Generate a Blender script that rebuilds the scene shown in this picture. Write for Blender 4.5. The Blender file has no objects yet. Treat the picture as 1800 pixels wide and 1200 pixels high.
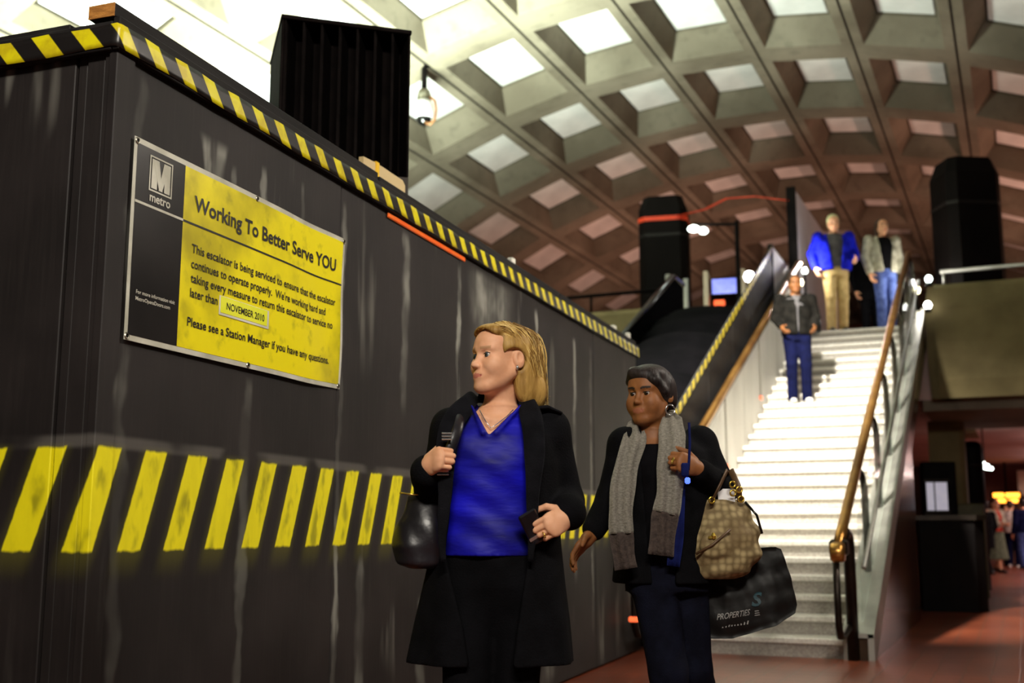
import bpy, math, random
import numpy as np
from mathutils import Vector, Matrix
# ---------------------------------------------------------------- camera
random.seed(7); np.random.seed(7)
scene = bpy.context.scene
col = scene.collection
PI = math.pi
R = math.radians
cd = bpy.data.cameras.new('camera'); cam = bpy.data.objects.new('camera', cd); col.objects.link(cam)
cam.location = (0, 0, 1.0)
cam.rotation_euler = (R(90 + 9.32), 0, R(23.9))
cd.sensor_width = 36; cd.lens = 40; cd.clip_end = 200; cd.clip_start = 0.05
cd.dof.use_dof = True; cd.dof.focus_distance = 4.0; cd.dof.aperture_fstop = 2.4
scene.camera = cam
# ---------------------------------------------------------------- world, exposure
w = bpy.data.worlds.new('world'); scene.world = w; w.use_nodes = True
bg = w.node_tree.nodes['Background']; bg.inputs[0].default_value = (1.0, 0.86, 0.78, 1); bg.inputs[1].default_value = 0.05
vs = scene.view_settings
vs.view_transform = 'Standard'; vs.look = 'None'; vs.gamma = 1.0; vs.exposure = 0.0; vs.use_curve_mapping = False
# ---------------------------------------------------------------- large lights (each hangs in a fixture built further down)
def area_light(name, loc, target, size, power, color, size_y=None, spread=180):
    l = bpy.data.lights.new(name, 'AREA'); o = bpy.data.objects.new(name, l); col.objects.link(o)
    l.energy = power; l.color = color; l.size = size; l.spread = R(spread)
    if size_y: l.shape = 'RECTANGLE'; l.size_y = size_y
    o.location = loc; d = Vector(target) - Vector(loc); o.rotation_euler = d.to_track_quat('-Z', 'Y').to_euler()
    return o
def spot_light(name, loc, target, power, color, angle, radius=.08, blend=.4):
    l = bpy.data.lights.new(name, 'SPOT'); o = bpy.data.objects.new(name, l); col.objects.link(o)
    l.energy = power; l.color = color; l.spot_size = R(angle); l.spot_blend = blend; l.shadow_soft_size = radius
    o.location = loc; d = Vector(target) - Vector(loc); o.rotation_euler = d.to_track_quat('-Z', 'Y').to_euler()
    return o
GREENISH = (0.86, 1.0, 0.84)
PINK = (1.0, 0.60, 0.47)
WARM = (1.0, 0.80, 0.58)
def up_light(name, loc, sx, sy, power, color):
    o = area_light(name, loc, (loc[0], loc[1], loc[2] + 1), sx, power, color, sy); o.rotation_euler = (PI, 0, 0); return o
up_light('uplight_near', (-8.0, 11.2, 3.3), 1.4, 5.5, 2900, GREENISH).data.spread = R(140)
up_light('uplight_far', (-7.5, 27.5, 4.25), .6, 9.0, 150, (1.0, .52, .38))
up_light('uplight_right', (2.4, 26.0, 4.25), .6, 9.0, 300, (1.0, .50, .36))
area_light('fill_light_front', (0.6, -1.0, 4.6), (-1.6, 3.6, 1.2), 2.4, 430, (1.0, .93, .82), .5)  # added fill for the women and the barricade, source unseen
up_light('under_up_a', (1.2, 24.5, 2.50), .2, 4.0, 45, (1, .70, .66))
up_light('under_up_b', (1.2, 31.0, 2.50), .2, 5.0, 60, (1, .70, .66))
area_light('under_light_a', (1.2, 24.5, 2.42), (1.2, 24.5, 0), .2, 120, (1, .72, .66), 4.0)
area_light('under_light_b', (1.2, 31.0, 2.42), (1.2, 31.0, 0), .2, 150, (1, .72, .66), 5.0)
area_light('fill_light_right', (2.0, 7.0, 4.8), (-2.7, 6.6, 2.0), 2.0, 120, (1.0, .90, .78), .5, 110)  # added fill to brighten the far half of the barricade, source unseen
spot_light('floodlight_beam', (-2.28, 8.86, 6.52), (-2.1, 13.3, 1.7), 7400, (1.0, .95, .84), 60, .12, .7)
# ---------------------------------------------------------------- helpers
def lin(r, g, b):
    f = lambda c: c / 12.92 if c <= .04045 else ((c + .055) / 1.055) ** 2.4
    return (f(r / 255), f(g / 255), f(b / 255), 1)
def mk(name, c1, c2=None, scale=6.0, rough=.6, metal=0.0, bump=0.0, bscale=None, stretch=(1, 1, 1), emit=None, estr=0.0, spec=.5, detail=4.0, lo=.35, hi=.65):
    m = bpy.data.materials.new(name); m.use_nodes = True
    nt = m.node_tree; p = nt.nodes['Principled BSDF']
    p.inputs['Roughness'].default_value = rough; p.inputs['Metallic'].default_value = metal
    p.inputs['Specular IOR Level'].default_value = spec
    tc = nt.nodes.new('ShaderNodeTexCoord'); mp = nt.nodes.new('ShaderNodeMapping'); mp.inputs['Scale'].default_value = stretch
    nt.links.new(tc.outputs['Object'], mp.inputs[0])
    n = nt.nodes.new('ShaderNodeTexNoise'); n.inputs['Scale'].default_value = scale; n.inputs['Detail'].default_value = detail
    nt.links.new(mp.outputs[0], n.inputs['Vector'])
    rp = nt.nodes.new('ShaderNodeValToRGB'); rp.color_ramp.elements[0].position = lo; rp.color_ramp.elements[1].position = hi
    c2 = c2 or tuple(min(1, x * 1.25) for x in c1[:3]) + (1,)
    rp.color_ramp.elements[0].color = c1; rp.color_ramp.elements[1].color = c2
    nt.links.new(n.outputs['Fac'], rp.inputs[0]); nt.links.new(rp.outputs[0], p.inputs['Base Color'])
    if bump:
        b = nt.nodes.new('ShaderNodeBump'); b.inputs['Strength'].default_value = bump; b.inputs['Distance'].default_value = .01
        n2 = nt.nodes.new('ShaderNodeTexNoise'); n2.inputs['Scale'].default_value = bscale or scale * 4; n2.inputs['Detail'].default_value = 3
        nt.links.new(mp.outputs[0], n2.inputs['Vector']); nt.links.new(n2.outputs['Fac'], b.inputs['Height']); nt.links.new(b.outputs[0], p.inputs['Normal'])
    if emit:
        p.inputs['Emission Color'].default_value = emit; p.inputs['Emission Strength'].default_value = estr
    return m
def mesh_obj(name, verts, faces, mat=None, parent=None, smooth=False, midx=None):
    me = bpy.data.meshes.new(name)
    me.from_pydata([tuple(map(float, v)) for v in verts], [], [tuple(map(int, f)) for f in faces])
    mats = mat if isinstance(mat, (list, tuple)) else [mat]
    for m in mats:
        if m: me.materials.append(m)
    if midx is not None: me.polygons.foreach_set('material_index', np.asarray(midx, dtype=np.int32))
    if smooth: me.polygons.foreach_set('use_smooth', np.ones(len(me.polygons), dtype=bool))
    me.update()
    o = bpy.data.objects.new(name, me); col.objects.link(o)
    if parent is not None: o.parent = parent
    return o
class MB:
    def __init__(s): s.v = []; s.f = []; s.m = []
    def add(s, vs_, fs, mi=0):
        n = len(s.v); s.v += [tuple(v) for v in vs_]; s.f += [tuple(i + n for i in f) for f in fs]; s.m += [mi] * len(fs); return s
    def hexa(s, p, mi=0):   # 8 points: bottom 4 ccw, top 4 ccw
        return s.add(p, [(3, 2, 1, 0), (4, 5, 6, 7), (0, 1, 5, 4), (1, 2, 6, 5), (2, 3, 7, 6), (3, 0, 4, 7)], mi)
    def box(s, a, b, mi=0, bev=0.0):
        x0, y0, z0 = [min(p, q) for p, q in zip(a, b)]; x1, y1, z1 = [max(p, q) for p, q in zip(a, b)]
        if bev <= 0:
            return s.hexa([(x0, y0, z0), (x1, y0, z0), (x1, y1, z0), (x0, y1, z0), (x0, y0, z1), (x1, y0, z1), (x1, y1, z1), (x0, y1, z1)], mi)
        B = bev; vs_ = []; 
        for (z, i) in ((z0, B), (z0 + B, 0), (z1 - B, 0), (z1, B)):
            vs_ += [(x0 + i + (B if not i else 0), y0 + i, z), (x1 - i - (B if not i else 0), y0 + i, z), (x1 - i, y0 + i + (B if not i else 0), z), (x1 - i, y1 - i - (B if not i else 0), z),
                    (x1 - i - (B if not i else 0), y1 - i, z), (x0 + i + (B if not i else 0), y1 - i, z), (x0 + i, y1 - i - (B if not i else 0), z), (x0 + i, y0 + i + (B if not i else 0), z)]
        fs = [tuple(reversed(range(8))), tuple(range(24, 32))]
        for r in range(3):
            for k in range(8): fs.append((r * 8 + k, r * 8 + (k + 1) % 8, r * 8 + 8 + (k + 1) % 8, r * 8 + 8 + k))
        return s.add(vs_, fs, mi)
    def prism(s, poly, d0, d1, axis='z', mi=0):   # polygon extruded along an axis
        def P(a, b, c): return {'z': (a, b, c), 'y': (a, c, b), 'x': (c, a, b)}[axis]
        n = len(poly); vs_ = [P(a, b, d0) for a, b in poly] + [P(a, b, d1) for a, b in poly]
        fs = [tuple(reversed(range(n))), tuple(range(n, 2 * n))] + [(i, (i + 1) % n, n + (i + 1) % n, n + i) for i in range(n)]
        return s.add(vs_, fs, mi)
    def tube(s, pts, r, n=10, mi=0, flat=1.0, cap=True):
        pts = [Vector(p) for p in pts]; rs = r if isinstance(r, (list, tuple, np.ndarray)) else [r] * len(pts)
        up = Vector((0, 0, 1)); vs_ = []; prev = None
        for i, p in enumerate(pts):
            t = (pts[min(i + 1, len(pts) - 1)] - pts[max(i - 1, 0)]).normalized()
            if prev is None:
                a = t.cross(up)
                if a.length < .05: a = t.cross(Vector((0, 1, 0)))
                a.normalize()
            else:
                a = (prev - t * prev.dot(t)).normalized()
            prev = a; b = t.cross(a)
            for k in range(n):
                th = 2 * PI * k / n; vs_.append(p + (a * math.cos(th) + b * math.sin(th) * flat) * rs[i])
        fs = []
        for i in range(len(pts) - 1):
            for k in range(n): fs.append((i * n + k, i * n + (k + 1) % n, (i + 1) * n + (k + 1) % n, (i + 1) * n + k))
        if cap: fs += [tuple(reversed(range(n))), tuple(range((len(pts) - 1) * n, len(pts) * n))]
        return s.add(vs_, fs, mi)
    def lathe(s, prof, c=(0, 0, 0), n=20, mi=0, sx=1.0, sy=1.0):
        vs_ = []
        for r, z in prof:
            for k in range(n):
                th = 2 * PI * k / n; vs_.append((c[0] + r * math.cos(th) * sx, c[1] + r * math.sin(th) * sy, c[2] + z))
        fs = []
        for i in range(len(prof) - 1):
            for k in range(n): fs.append((i * n + k, i * n + (k + 1) % n, (i + 1) * n + (k + 1) % n, (i + 1) * n + k))
        fs += [tuple(reversed(range(n))), tuple(range((len(prof) - 1) * n, len(prof) * n))]
        return s.add(vs_, fs, mi)
    def build(s, name, mat, parent=None, smooth=False):
        return mesh_obj(name, s.v, s.f, mat, parent, smooth, s.m)
def tag(o, label=None, cat=None, group=None, kind=None):
    if label: o['label'] = label
    if cat: o['category'] = cat
    if group: o['group'] = group
    if kind: o['kind'] = kind
    return o
def empty(name, loc, rz=0.0):
    o = bpy.data.objects.new(name, None); col.objects.link(o); o.location = loc; o.rotation_euler = (0, 0, rz); o.empty_display_size = .1
    return o
def copy_tree(o, parent=None):
    c = o.copy(); col.objects.link(c); c.parent = parent
    for ch in list(o.children): copy_tree(ch, c)
    return c
def text_mesh(txt, bold=0.0):
    cu = bpy.data.curves.new('t', 'FONT'); cu.body = txt; cu.size = 1.0; cu.offset = bold; cu.resolution_u = 3
    o = bpy.data.objects.new('t', cu); col.objects.link(o)
    dg = bpy.context.evaluated_depsgraph_get(); dg.update()
    me = bpy.data.meshes.new_from_object(o.evaluated_get(dg))
    v = np.array([x.co[:2] for x in me.vertices]); f = [tuple(p.vertices) for p in me.polygons]
    bpy.data.objects.remove(o); bpy.data.curves.remove(cu); bpy.data.meshes.remove(me)
    return v, f
# ---------------------------------------------------------------- implicit-surface toolkit for bodies, clothes and soft bags
class Frame:
    def __init__(s, o=(0, 0, 0), M=None): s.o = np.array(o, float); s.M = np.eye(3) if M is None else np.array(M, float)
    def p(s, q): return s.o + s.M @ np.array(q, float)
def rotm(rx=0, ry=0, rz=0):
    return np.array((Matrix.Rotation(R(rz), 3, 'Z') @ Matrix.Rotation(R(ry), 3, 'Y') @ Matrix.Rotation(R(rx), 3, 'X')))
def basis(x, z):   # frame matrix whose columns are the x axis (given), y, and z (made orthogonal)
    x = np.array(x, float); x /= np.linalg.norm(x); z = np.array(z, float); z = z - x * (z @ x); z /= np.linalg.norm(z)
    return np.stack([x, np.cross(z, x), z], 1)
class Field:
    def __init__(s, lo, hi, h):
        s.h = h; s.lo = np.array(lo, float); s.n = np.ceil((np.array(hi) - s.lo) / h).astype(int) + 1
        s.v = np.full(s.n, 1.0, dtype=np.float32)
        s.ax = [(s.lo[i] + h * np.arange(s.n[i])).astype(np.float32) for i in range(3)]
    def put(s, fn, lo, hi, k=0.0, op='u'):
        m = k + 3 * s.h
        a = [max(0, int((lo[i] - m - s.lo[i]) / s.h)) for i in range(3)]; b = [min(s.n[i], int((hi[i] + m - s.lo[i]) / s.h) + 2) for i in range(3)]
        if any(a[i] >= b[i] for i in range(3)): return
        X = s.ax[0][a[0]:b[0]][:, None, None]; Y = s.ax[1][a[1]:b[1]][None, :, None]; Z = s.ax[2][a[2]:b[2]][None, None, :]
        d = fn(X, Y, Z).astype(np.float32); V = s.v[a[0]:b[0], a[1]:b[1], a[2]:b[2]]
        if op == 'u':
            if k > 0:
                hh = np.maximum(k - np.abs(V - d), 0) / k; V[...] = np.minimum(V, d) - hh * hh * k * .25
            else: V[...] = np.minimum(V, d)
        else:
            d = -d if op == 's' else d
            if k > 0:
                hh = np.maximum(k - np.abs(V - d), 0) / k; V[...] = np.maximum(V, d) + hh * hh * k * .25
            else: V[...] = np.maximum(V, d)
    def ell(s, c, r, k=0.0, fr=None, op='u', rot=None):
        fr = fr or Frame(); M = fr.M if rot is None else fr.M @ rot; o = fr.p(c); r = np.array(r, float)
        e = np.abs(M) @ r
        def fn(X, Y, Z):
            dx, dy, dz = X - o[0], Y - o[1], Z - o[2]
            a = (dx * M[0, 0] + dy * M[1, 0] + dz * M[2, 0]); b = (dx * M[0, 1] + dy * M[1, 1] + dz * M[2, 1]); c_ = (dx * M[0, 2] + dy * M[1, 2] + dz * M[2, 2])
            k0 = np.sqrt((a / r[0]) ** 2 + (b / r[1]) ** 2 + (c_ / r[2]) ** 2) + 1e-6
            k1 = np.sqrt((a / r[0] ** 2) ** 2 + (b / r[1] ** 2) ** 2 + (c_ / r[2] ** 2) ** 2) + 1e-6
            return k0 * (k0 - 1) / k1
        s.put(fn, o - e, o + e, k, op); return s
    def cone(s, a, b, ra, rb, k=0.0, fr=None, op='u'):
        fr = fr or Frame(); a = fr.p(a); b = fr.p(b); ab = b - a; L = ab @ ab + 1e-9; rm = max(ra, rb)
        def fn(X, Y, Z):
            t = np.clip(((X - a[0]) * ab[0] + (Y - a[1]) * ab[1] + (Z - a[2]) * ab[2]) / L, 0, 1)
            return np.sqrt((X - a[0] - ab[0] * t) ** 2 + (Y - a[1] - ab[1] * t) ** 2 + (Z - a[2] - ab[2] * t) ** 2) - (ra + (rb - ra) * t)
        s.put(fn, np.minimum(a, b) - rm, np.maximum(a, b) + rm, k, op); return s
    def chain(s, pts, rs, k=0.0, fr=None):
        for i in range(len(pts) - 1): s.cone(pts[i], pts[i + 1], rs[i], rs[i + 1], k if i == 0 else max(k, .012), fr)
        return s
    def loft(s, rows, k=0.0, op='u', warp=None):   # rows: (z, cx, cy, a, b), rising z
        rows = sorted(rows); zz, cx, cy, A, B = [np.array(c) for c in zip(*rows)]
        def fn(X, Y, Z):
            zf = Z.ravel(); i = lambda q: np.interp(zf, zz, q)[None, None, :]
            a, b = i(A), i(B); x = X - i(cx); y = Y - i(cy)
            q = np.sqrt((x / a) ** 2 + (y / b) ** 2) + 1e-6
            d = (q - 1) * np.minimum(a, b)
            if warp is not None: d = d + warp(X, Y, Z)
            return np.maximum(d, np.maximum(Z - zz[-1], zz[0] - Z))
        m = max(A.max(), B.max())
        s.put(fn, (cx.min() - m, cy.min() - m, zz[0]), (cx.max() + m, cy.max() + m, zz[-1]), k, op); return s
    def fun(s, fn, lo, hi, k=0.0, op='s'): s.put(fn, lo, hi, k, op); return s
    def mesh(s):
        v = s.v; h = s.h; ins = v < 0
        cnt = np.zeros(tuple(np.array(v.shape) - 1), dtype=np.uint8)
        for dx in (0, 1):
            for dy in (0, 1):
                for dz in (0, 1): cnt += ins[dx:ins.shape[0] - 1 + dx, dy:ins.shape[1] - 1 + dy, dz:ins.shape[2] - 1 + dz]
        act = (cnt > 0) & (cnt < 8); idx = np.argwhere(act); N = len(idx)
        ids = np.full(cnt.shape, -1, dtype=np.int32); ids[act] = np.arange(N)
        offs = [(a, b, c) for a in (0, 1) for b in (0, 1) for c in (0, 1)]
        cv = np.stack([v[idx[:, 0] + a, idx[:, 1] + b, idx[:, 2] + c] for a, b, c in offs], 1).astype(np.float64)
        acc = np.zeros((N, 3)); num = np.zeros(N); of = np.array(offs, float)
        for i in range(8):
            for j in range(i + 1, 8):
                if np.abs(of[i] - of[j]).sum() == 1:
                    a, b = cv[:, i], cv[:, j]; c = (a < 0) != (b < 0); t = np.where(c, a / np.where(c, a - b, 1), 0)
                    acc += np.where(c[:, None], of[i] + (of[j] - of[i]) * t[:, None], 0); num += c
        P = s.lo + (idx + acc / np.maximum(num, 1)[:, None]) * h
        F = []
        for ax in range(3):
            u, w_ = [(1, 2), (2, 0), (0, 1)][ax]
            sl0 = [slice(1, -1)] * 3; sl1 = [slice(1, -1)] * 3; sl0[ax] = slice(0, -1); sl1[ax] = slice(1, None)
            A, B = ins[tuple(sl0)], ins[tuple(sl1)]; ch = np.argwhere(A != B)
            if not len(ch): continue
            a_in = A[tuple(ch.T)]; base = ch + 1; base[:, ax] -= 1
            def cid(du, dw):
                q = base.copy(); q[:, u] -= du; q[:, w_] -= dw; return ids[tuple(q.T)]
            q = np.stack([cid(1, 1), cid(0, 1), cid(0, 0), cid(1, 0)], 1)
            q[~a_in] = q[~a_in][:, ::-1]; F.append(q)
        F = np.concatenate(F); F = F[(F >= 0).all(1)]
        return P, F
def fast_mesh(name, P, F, mats, parent=None, midx=None):
    me = bpy.data.meshes.new(name); me.vertices.add(len(P)); me.vertices.foreach_set('co', np.asarray(P, np.float32).ravel())
    n = F.shape[1]; me.loops.add(F.size); me.loops.foreach_set('vertex_index', np.asarray(F, np.int32).ravel())
    me.polygons.add(len(F)); me.polygons.foreach_set('loop_start', np.arange(0, F.size, n, dtype=np.int32)); me.polygons.foreach_set('loop_total', np.full(len(F), n, np.int32))
    for m in (mats if isinstance(mats, (list, tuple)) else [mats]): me.materials.append(m)
    if midx is not None: me.polygons.foreach_set('material_index', np.asarray(midx, np.int32))
    me.polygons.foreach_set('use_smooth', np.ones(len(F), dtype=bool)); me.update(calc_edges=True)
    o = bpy.data.objects.new(name, me); col.objects.link(o)
    if parent is not None: o.parent = parent
    return o
def smooth_pts(P, F, it=2, lam=.5):
    for _ in range(it):
        S = np.zeros_like(P); c = np.zeros(len(P))
        for a, b in ((0, 1), (1, 2), (2, 3), (3, 0)):
            np.add.at(S, F[:, a], P[F[:, b]]); np.add.at(c, F[:, a], 1); np.add.at(S, F[:, b], P[F[:, a]]); np.add.at(c, F[:, b], 1)
        P = P + lam * (S / np.maximum(c, 1)[:, None] - P)
    return P
# ---------------------------------------------------------------- anatomy; a figure faces -Y, x grows to the picture's right
def add_head(f, fr, k=.012, fine=True, full=1.0, lip=1.0):
    W = full
    f.ell((0, .018, .036), (.074 * W, .094, .081), .02, fr)
    f.ell((0, -.030, -.030), (.059 * W, .058, .085), .03, fr)
    f.ell((0, -.045, .045), (.058 * W, .045, .048), .03, fr)
    for sx in (-1, 1):
        f.cone((sx * .052 * W, .005, -.045), (sx * .020 * W, -.068, -.096), .020, .017, .03, fr)
        f.ell((sx * .038 * W, -.056, -.028), (.026, .030, .030), .025, fr)
    f.ell((0, -.074, -.097), (.019, .018, .018), .02, fr)
    f.cone((0, -.082, .012), (0, -.101, -.028), .0070, .0098, .014, fr)
    f.ell((0, -.106, -.030), (.0098, .0105, .0092), .008, fr)
    if fine:
        for sx in (-1, 1):
            f.ell((sx * .0105, -.097, -.0335), (.0078, .0095, .0072), .006, fr)
            f.cone((sx * .014, -.082, .026), (sx * .046, -.070, .026), .0070, .006, .018, fr)         # brow
            f.ell((sx * .032, -.090, .004), (.017, .014, .011), .012, fr, 's')                      # socket
            f.ell((sx * .031, -.072, .004), (.0155, .0145, .0145), .004, fr)                        # lids
            f.ell((sx * .031, -.090, .003), (.0145, .022, .0058), .002, fr, 's')                    # eye opening
        f.ell((0, -.078, -.062), (.030, .022, .024), .015, fr)
        f.cone((-.018, -.090 + .003 * (1 - lip), -.0580), (.018, -.090 + .003 * (1 - lip), -.0580), .0062 * lip, .0062 * lip, .006, fr)
        f.cone((-.016, -.089 + .003 * (1 - lip), -.0680), (.016, -.089 + .003 * (1 - lip), -.0680), .0072 * lip, .0072 * lip, .006, fr)
        f.cone((-.019, -.0925, -.063), (.019, -.0925, -.063), .0018, .0018, .004, fr, 's')
    for sx in (-1, 1):
        f.ell((sx * .077 * W, .014, -.004), (.009, .019, .031), .006, fr, rot=rotm(12, 0, -sx * 22))
        if fine:
            f.ell((sx * .086 * W, .012, .002), (.008, .009, .017), .004, fr, 's')
def face_regions(P, F, fr, lip=1.0):
    c = P[F].mean(1); q = (c - fr.o) @ fr.M
    m = np.zeros(len(F), int)
    lp = (np.abs(q[:, 0]) < .025) & (q[:, 1] < -.076) & (q[:, 2] > -.063 - .013 * lip + np.abs(q[:, 0]) * .25) & (q[:, 2] < -.063 + .011 * lip - np.abs(q[:, 0]) * .25)
    ax = np.abs(q[:, 0]); zc = .026 + (ax - .030) * .08
    br = (ax > .012) & (ax < .050) & (q[:, 1] < -.05) & (np.abs(q[:, 2] - zc) < .0042)
    ex = (ax - .031) / .0178; ez = (q[:, 2] - .003) / .0088; rr_ = ex ** 2 + ez ** 2
    lash = (rr_ < 1.0) & (q[:, 1] < -.06) & (q[:, 2] > .0055)
    m[lp] = 1; m[br] = 2; m[lash] = 3
    return m
def add_eyes(fr, parent, iris, scl=1.0):
    for sx in (-1, 1):
        b = MB(); n = 14; rr = .0122
        for i in range(n + 1): pass
        vs_ = []; fs = []; mi = []
        for i in range(n + 1):
            th = PI * i / n
            for j in range(18):
                ph = 2 * PI * j / 18
                l = np.array((math.sin(th) * math.cos(ph), -math.cos(th), math.sin(th) * math.sin(ph))) * rr
                vs_.append(fr.p(np.array((sx * .031, -.0745, .003)) + l))
        for i in range(n):
            for j in range(18):
                fs.append((i * 18 + j, i * 18 + (j + 1) % 18, (i + 1) * 18 + (j + 1) % 18, (i + 1) * 18 + j)); mi.append(2 if i < 2 else (1 if i < 4 else 0))
        mesh_obj('eye', vs_, fs, [M['eye_white'], iris, M['black_gloss']], parent, True, mi)
def add_hand(f, fr, curl, spread=0.0, thumb=(35, 30, 25), scale=1.0, mirror=1, k=.006):
    # fr: x = direction of straight fingers, y = towards the index side, z = out of the palm side (towards which fingers curl)
    S = scale
    f.ell((.045 * S, 0, 0), (.052 * S, .041 * S, .0165 * S), .012, fr)
    f.ell((.070 * S, 0, -.003 * S), (.028 * S, .041 * S, .014 * S), .010, fr)
    f.cone((-.03 * S, 0, 0), (.02 * S, 0, 0), .026 * S, .027 * S, .02, fr)
    L = [(.041, .025, .021), (.045, .029, .022), (.042, .027, .021), (.033, .020, .018)]
    for i in range(4):
        y = (.029 - i * .0193) * S; a = np.array((.086 - abs(i - 1.2) * .004, 0, -.002)) * S; a[1] = y
        ang = 0.0; yaw = (1.5 - i) * spread; r0 = (.0092, .0095, .0090, .0078)[i] * S
        cs = curl[i] if isinstance(curl[0], (list, tuple)) else curl
        pts = [np.array((a[0] - .022 * S, y, -.002 * S)), a]
        for j in range(3):
            ang += cs[j]; l = L[i][j] * S
            pts.append(pts[-1] + np.array((math.cos(R(ang)) * math.cos(R(yaw)), math.sin(R(yaw)), math.sin(R(ang)))) * l)
        rs = [r0 * 1.05, r0 * 1.08, r0, r0 * .93, r0 * .82]
        for j in range(4): f.cone(pts[j], pts[j + 1], rs[j], rs[j + 1], .0025 if j else k, fr)
    t0 = np.array((.015, .030, .004)) * S; az, el, bend = thumb
    d = np.array((math.cos(R(az)) * math.cos(R(el)), math.sin(R(az)) * math.cos(R(el)), math.sin(R(el))))
    t1 = t0 + d * .042 * S; az2 = az - bend; d2 = np.array((math.cos(R(az2)) * math.cos(R(el + 8)), math.sin(R(az2)) * math.cos(R(el + 8)), math.sin(R(el + 8))))
    t2 = t1 + d2 * .030 * S; t3 = t2 + d2 * .022 * S
    f.cone(t0, t1, .0150 * S, .0118 * S, .008, fr); f.cone(t1, t2, .0115 * S, .0105 * S, .003, fr); f.cone(t2, t3, .0105 * S, .0085 * S, .003, fr)
# ---------------------------------------------------------------- materials
M = {}
class NT:
    def __init__(s, name, rough=.6, spec=.5):
        s.m = bpy.data.materials.new(name); s.m.use_nodes = True; s.nt = s.m.node_tree; s.p = s.nt.nodes['Principled BSDF']
        s.p.inputs['Roughness'].default_value = rough; s.p.inputs['Specular IOR Level'].default_value = spec
        s.tc = s.nt.nodes.new('ShaderNodeTexCoord'); sp = s.nt.nodes.new('ShaderNodeSeparateXYZ'); s.nt.links.new(s.tc.outputs['Object'], sp.inputs[0])
        s.x, s.y, s.z = sp.outputs
    def set(s, sock, v):
        if isinstance(v, (int, float)): sock.default_value = v
        elif isinstance(v, tuple): sock.default_value = v
        else: s.nt.links.new(v, sock)
    def mth(s, op, a, b=0.0, clamp=False):
        n = s.nt.nodes.new('ShaderNodeMath'); n.operation = op; n.use_clamp = clamp; s.set(n.inputs[0], a); s.set(n.inputs[1], b); return n.outputs[0]
    def ss(s, v, a, b):   # smooth ramp of v from a (0) to b (1)
        n = s.nt.nodes.new('ShaderNodeMapRange'); n.interpolation_type = 'SMOOTHSTEP'; s.set(n.inputs[0], v); n.inputs[1].default_value = a; n.inputs[2].default_value = b; return n.outputs[0]
    def noise(s, scale, stretch=(1, 1, 1), detail=4.0, off=(0, 0, 0)):
        mp = s.nt.nodes.new('ShaderNodeMapping'); mp.inputs['Scale'].default_value = stretch; mp.inputs['Location'].default_value = off; s.nt.links.new(s.tc.outputs['Object'], mp.inputs[0])
        n = s.nt.nodes.new('ShaderNodeTexNoise'); n.inputs['Scale'].default_value = scale; n.inputs['Detail'].default_value = detail; s.nt.links.new(mp.outputs[0], n.inputs['Vector']); return n.outputs['Fac']
    def mix(s, f, a, b):
        n = s.nt.nodes.new('ShaderNodeMix'); n.data_type = 'RGBA'; s.set(n.inputs[0], f); s.set(n.inputs[6], a); s.set(n.inputs[7], b); return n.outputs[2]
    def bump(s, h, strength=.3, dist=.01):
        b = s.nt.nodes.new('ShaderNodeBump'); b.inputs['Strength'].default_value = strength; b.inputs['Distance'].default_value = dist; s.nt.links.new(h, b.inputs['Height']); s.nt.links.new(b.outputs[0], s.p.inputs['Normal'])
    def done(s, c): s.set(s.p.inputs['Base Color'], c); return s.m
# black painted plywood with a sprayed row of leaning yellow bars and wiped-off grey smears
t = NT('painted_plywood', .62, .35)
u = t.mth('ADD', t.x, t.y)
base = t.mix(t.ss(t.noise(2.2), .35, .7), lin(24, 20, 19), lin(37, 32, 31))
base = t.mix(t.mth('MULTIPLY', t.ss(t.noise(60, (1, 1, .05)), .45, .75), .16), base, lin(54, 49, 46))
sm = t.mth('MULTIPLY', t.ss(t.noise(5.0, (1, 1, .13), 3.0, (3.1, 1.7, .4)), .60, .70), t.ss(t.noise(1.1, (1, 1, .8), 2.0, (7, 3, 2)), .42, .62))
base = t.mix(t.mth('MULTIPLY', sm, .55), base, lin(150, 148, 138))
for c_, wd, z0, z1, st in ((.125, .035, .2, 2.45, .22), (.49, .035, 1.9, 2.36, .5), (.575, .05, 1.55, 2.36, .55), (.66, .025, 2.0, 2.30, .45), (.86, .03, 2.08, 2.36, .4), (1.15, .025, 1.9, 2.38, .4), (1.50, .03, .1, 2.4, .4), (2.13, .05, 1.5, 2.42, .45), (2.79, .03, .3, 2.42, .6), (3.30, .42, 1.80, 2.44, .75), (4.10, .035, .2, 2.4, .5), (4.95, .05, .6, 2.35, .45), (5.36, .03, .2, 2.35, .5), (1.72, .05, .05, .9, .25), (.80, .035, .0, 1.55, .17), (2.35, .06, .0, .7, .35), (4.3, .2, .0, 1.0, .22)):
    wob = t.mth('MULTIPLY', t.mth('SUBTRACT', t.noise(7.0, (1, 1, .8), 2.0, (c_ * 3, 0, c_)), .5), .10)
    d = t.mth('ABSOLUTE', t.mth('ADD', t.mth('SUBTRACT', u, c_), wob))
    k = t.mth('MULTIPLY', t.mth('SUBTRACT', 1.0, t.ss(d, wd * .25, wd)), t.mth('MULTIPLY', t.ss(t.z, z0, z0 + .12), t.mth('SUBTRACT', 1.0, t.ss(t.z, z1 - .06, z1))))
    k = t.mth('MULTIPLY', k, t.ss(t.noise(14.0, (1, 1, .12), 3.0, (c_, c_, 0)), .22, .52))
    k = t.mth('MULTIPLY', k, t.mth('ADD', t.mth('MULTIPLY', t.ss(t.noise(2.6, (1, 1, .9), 3.0, (c_ * 2, 1, 0)), .40, .62), .8), .2))
    base = t.mix(t.mth('MULTIPLY', k, min(1.0, st * 1.45)), base, lin(158, 158, 148))
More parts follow.
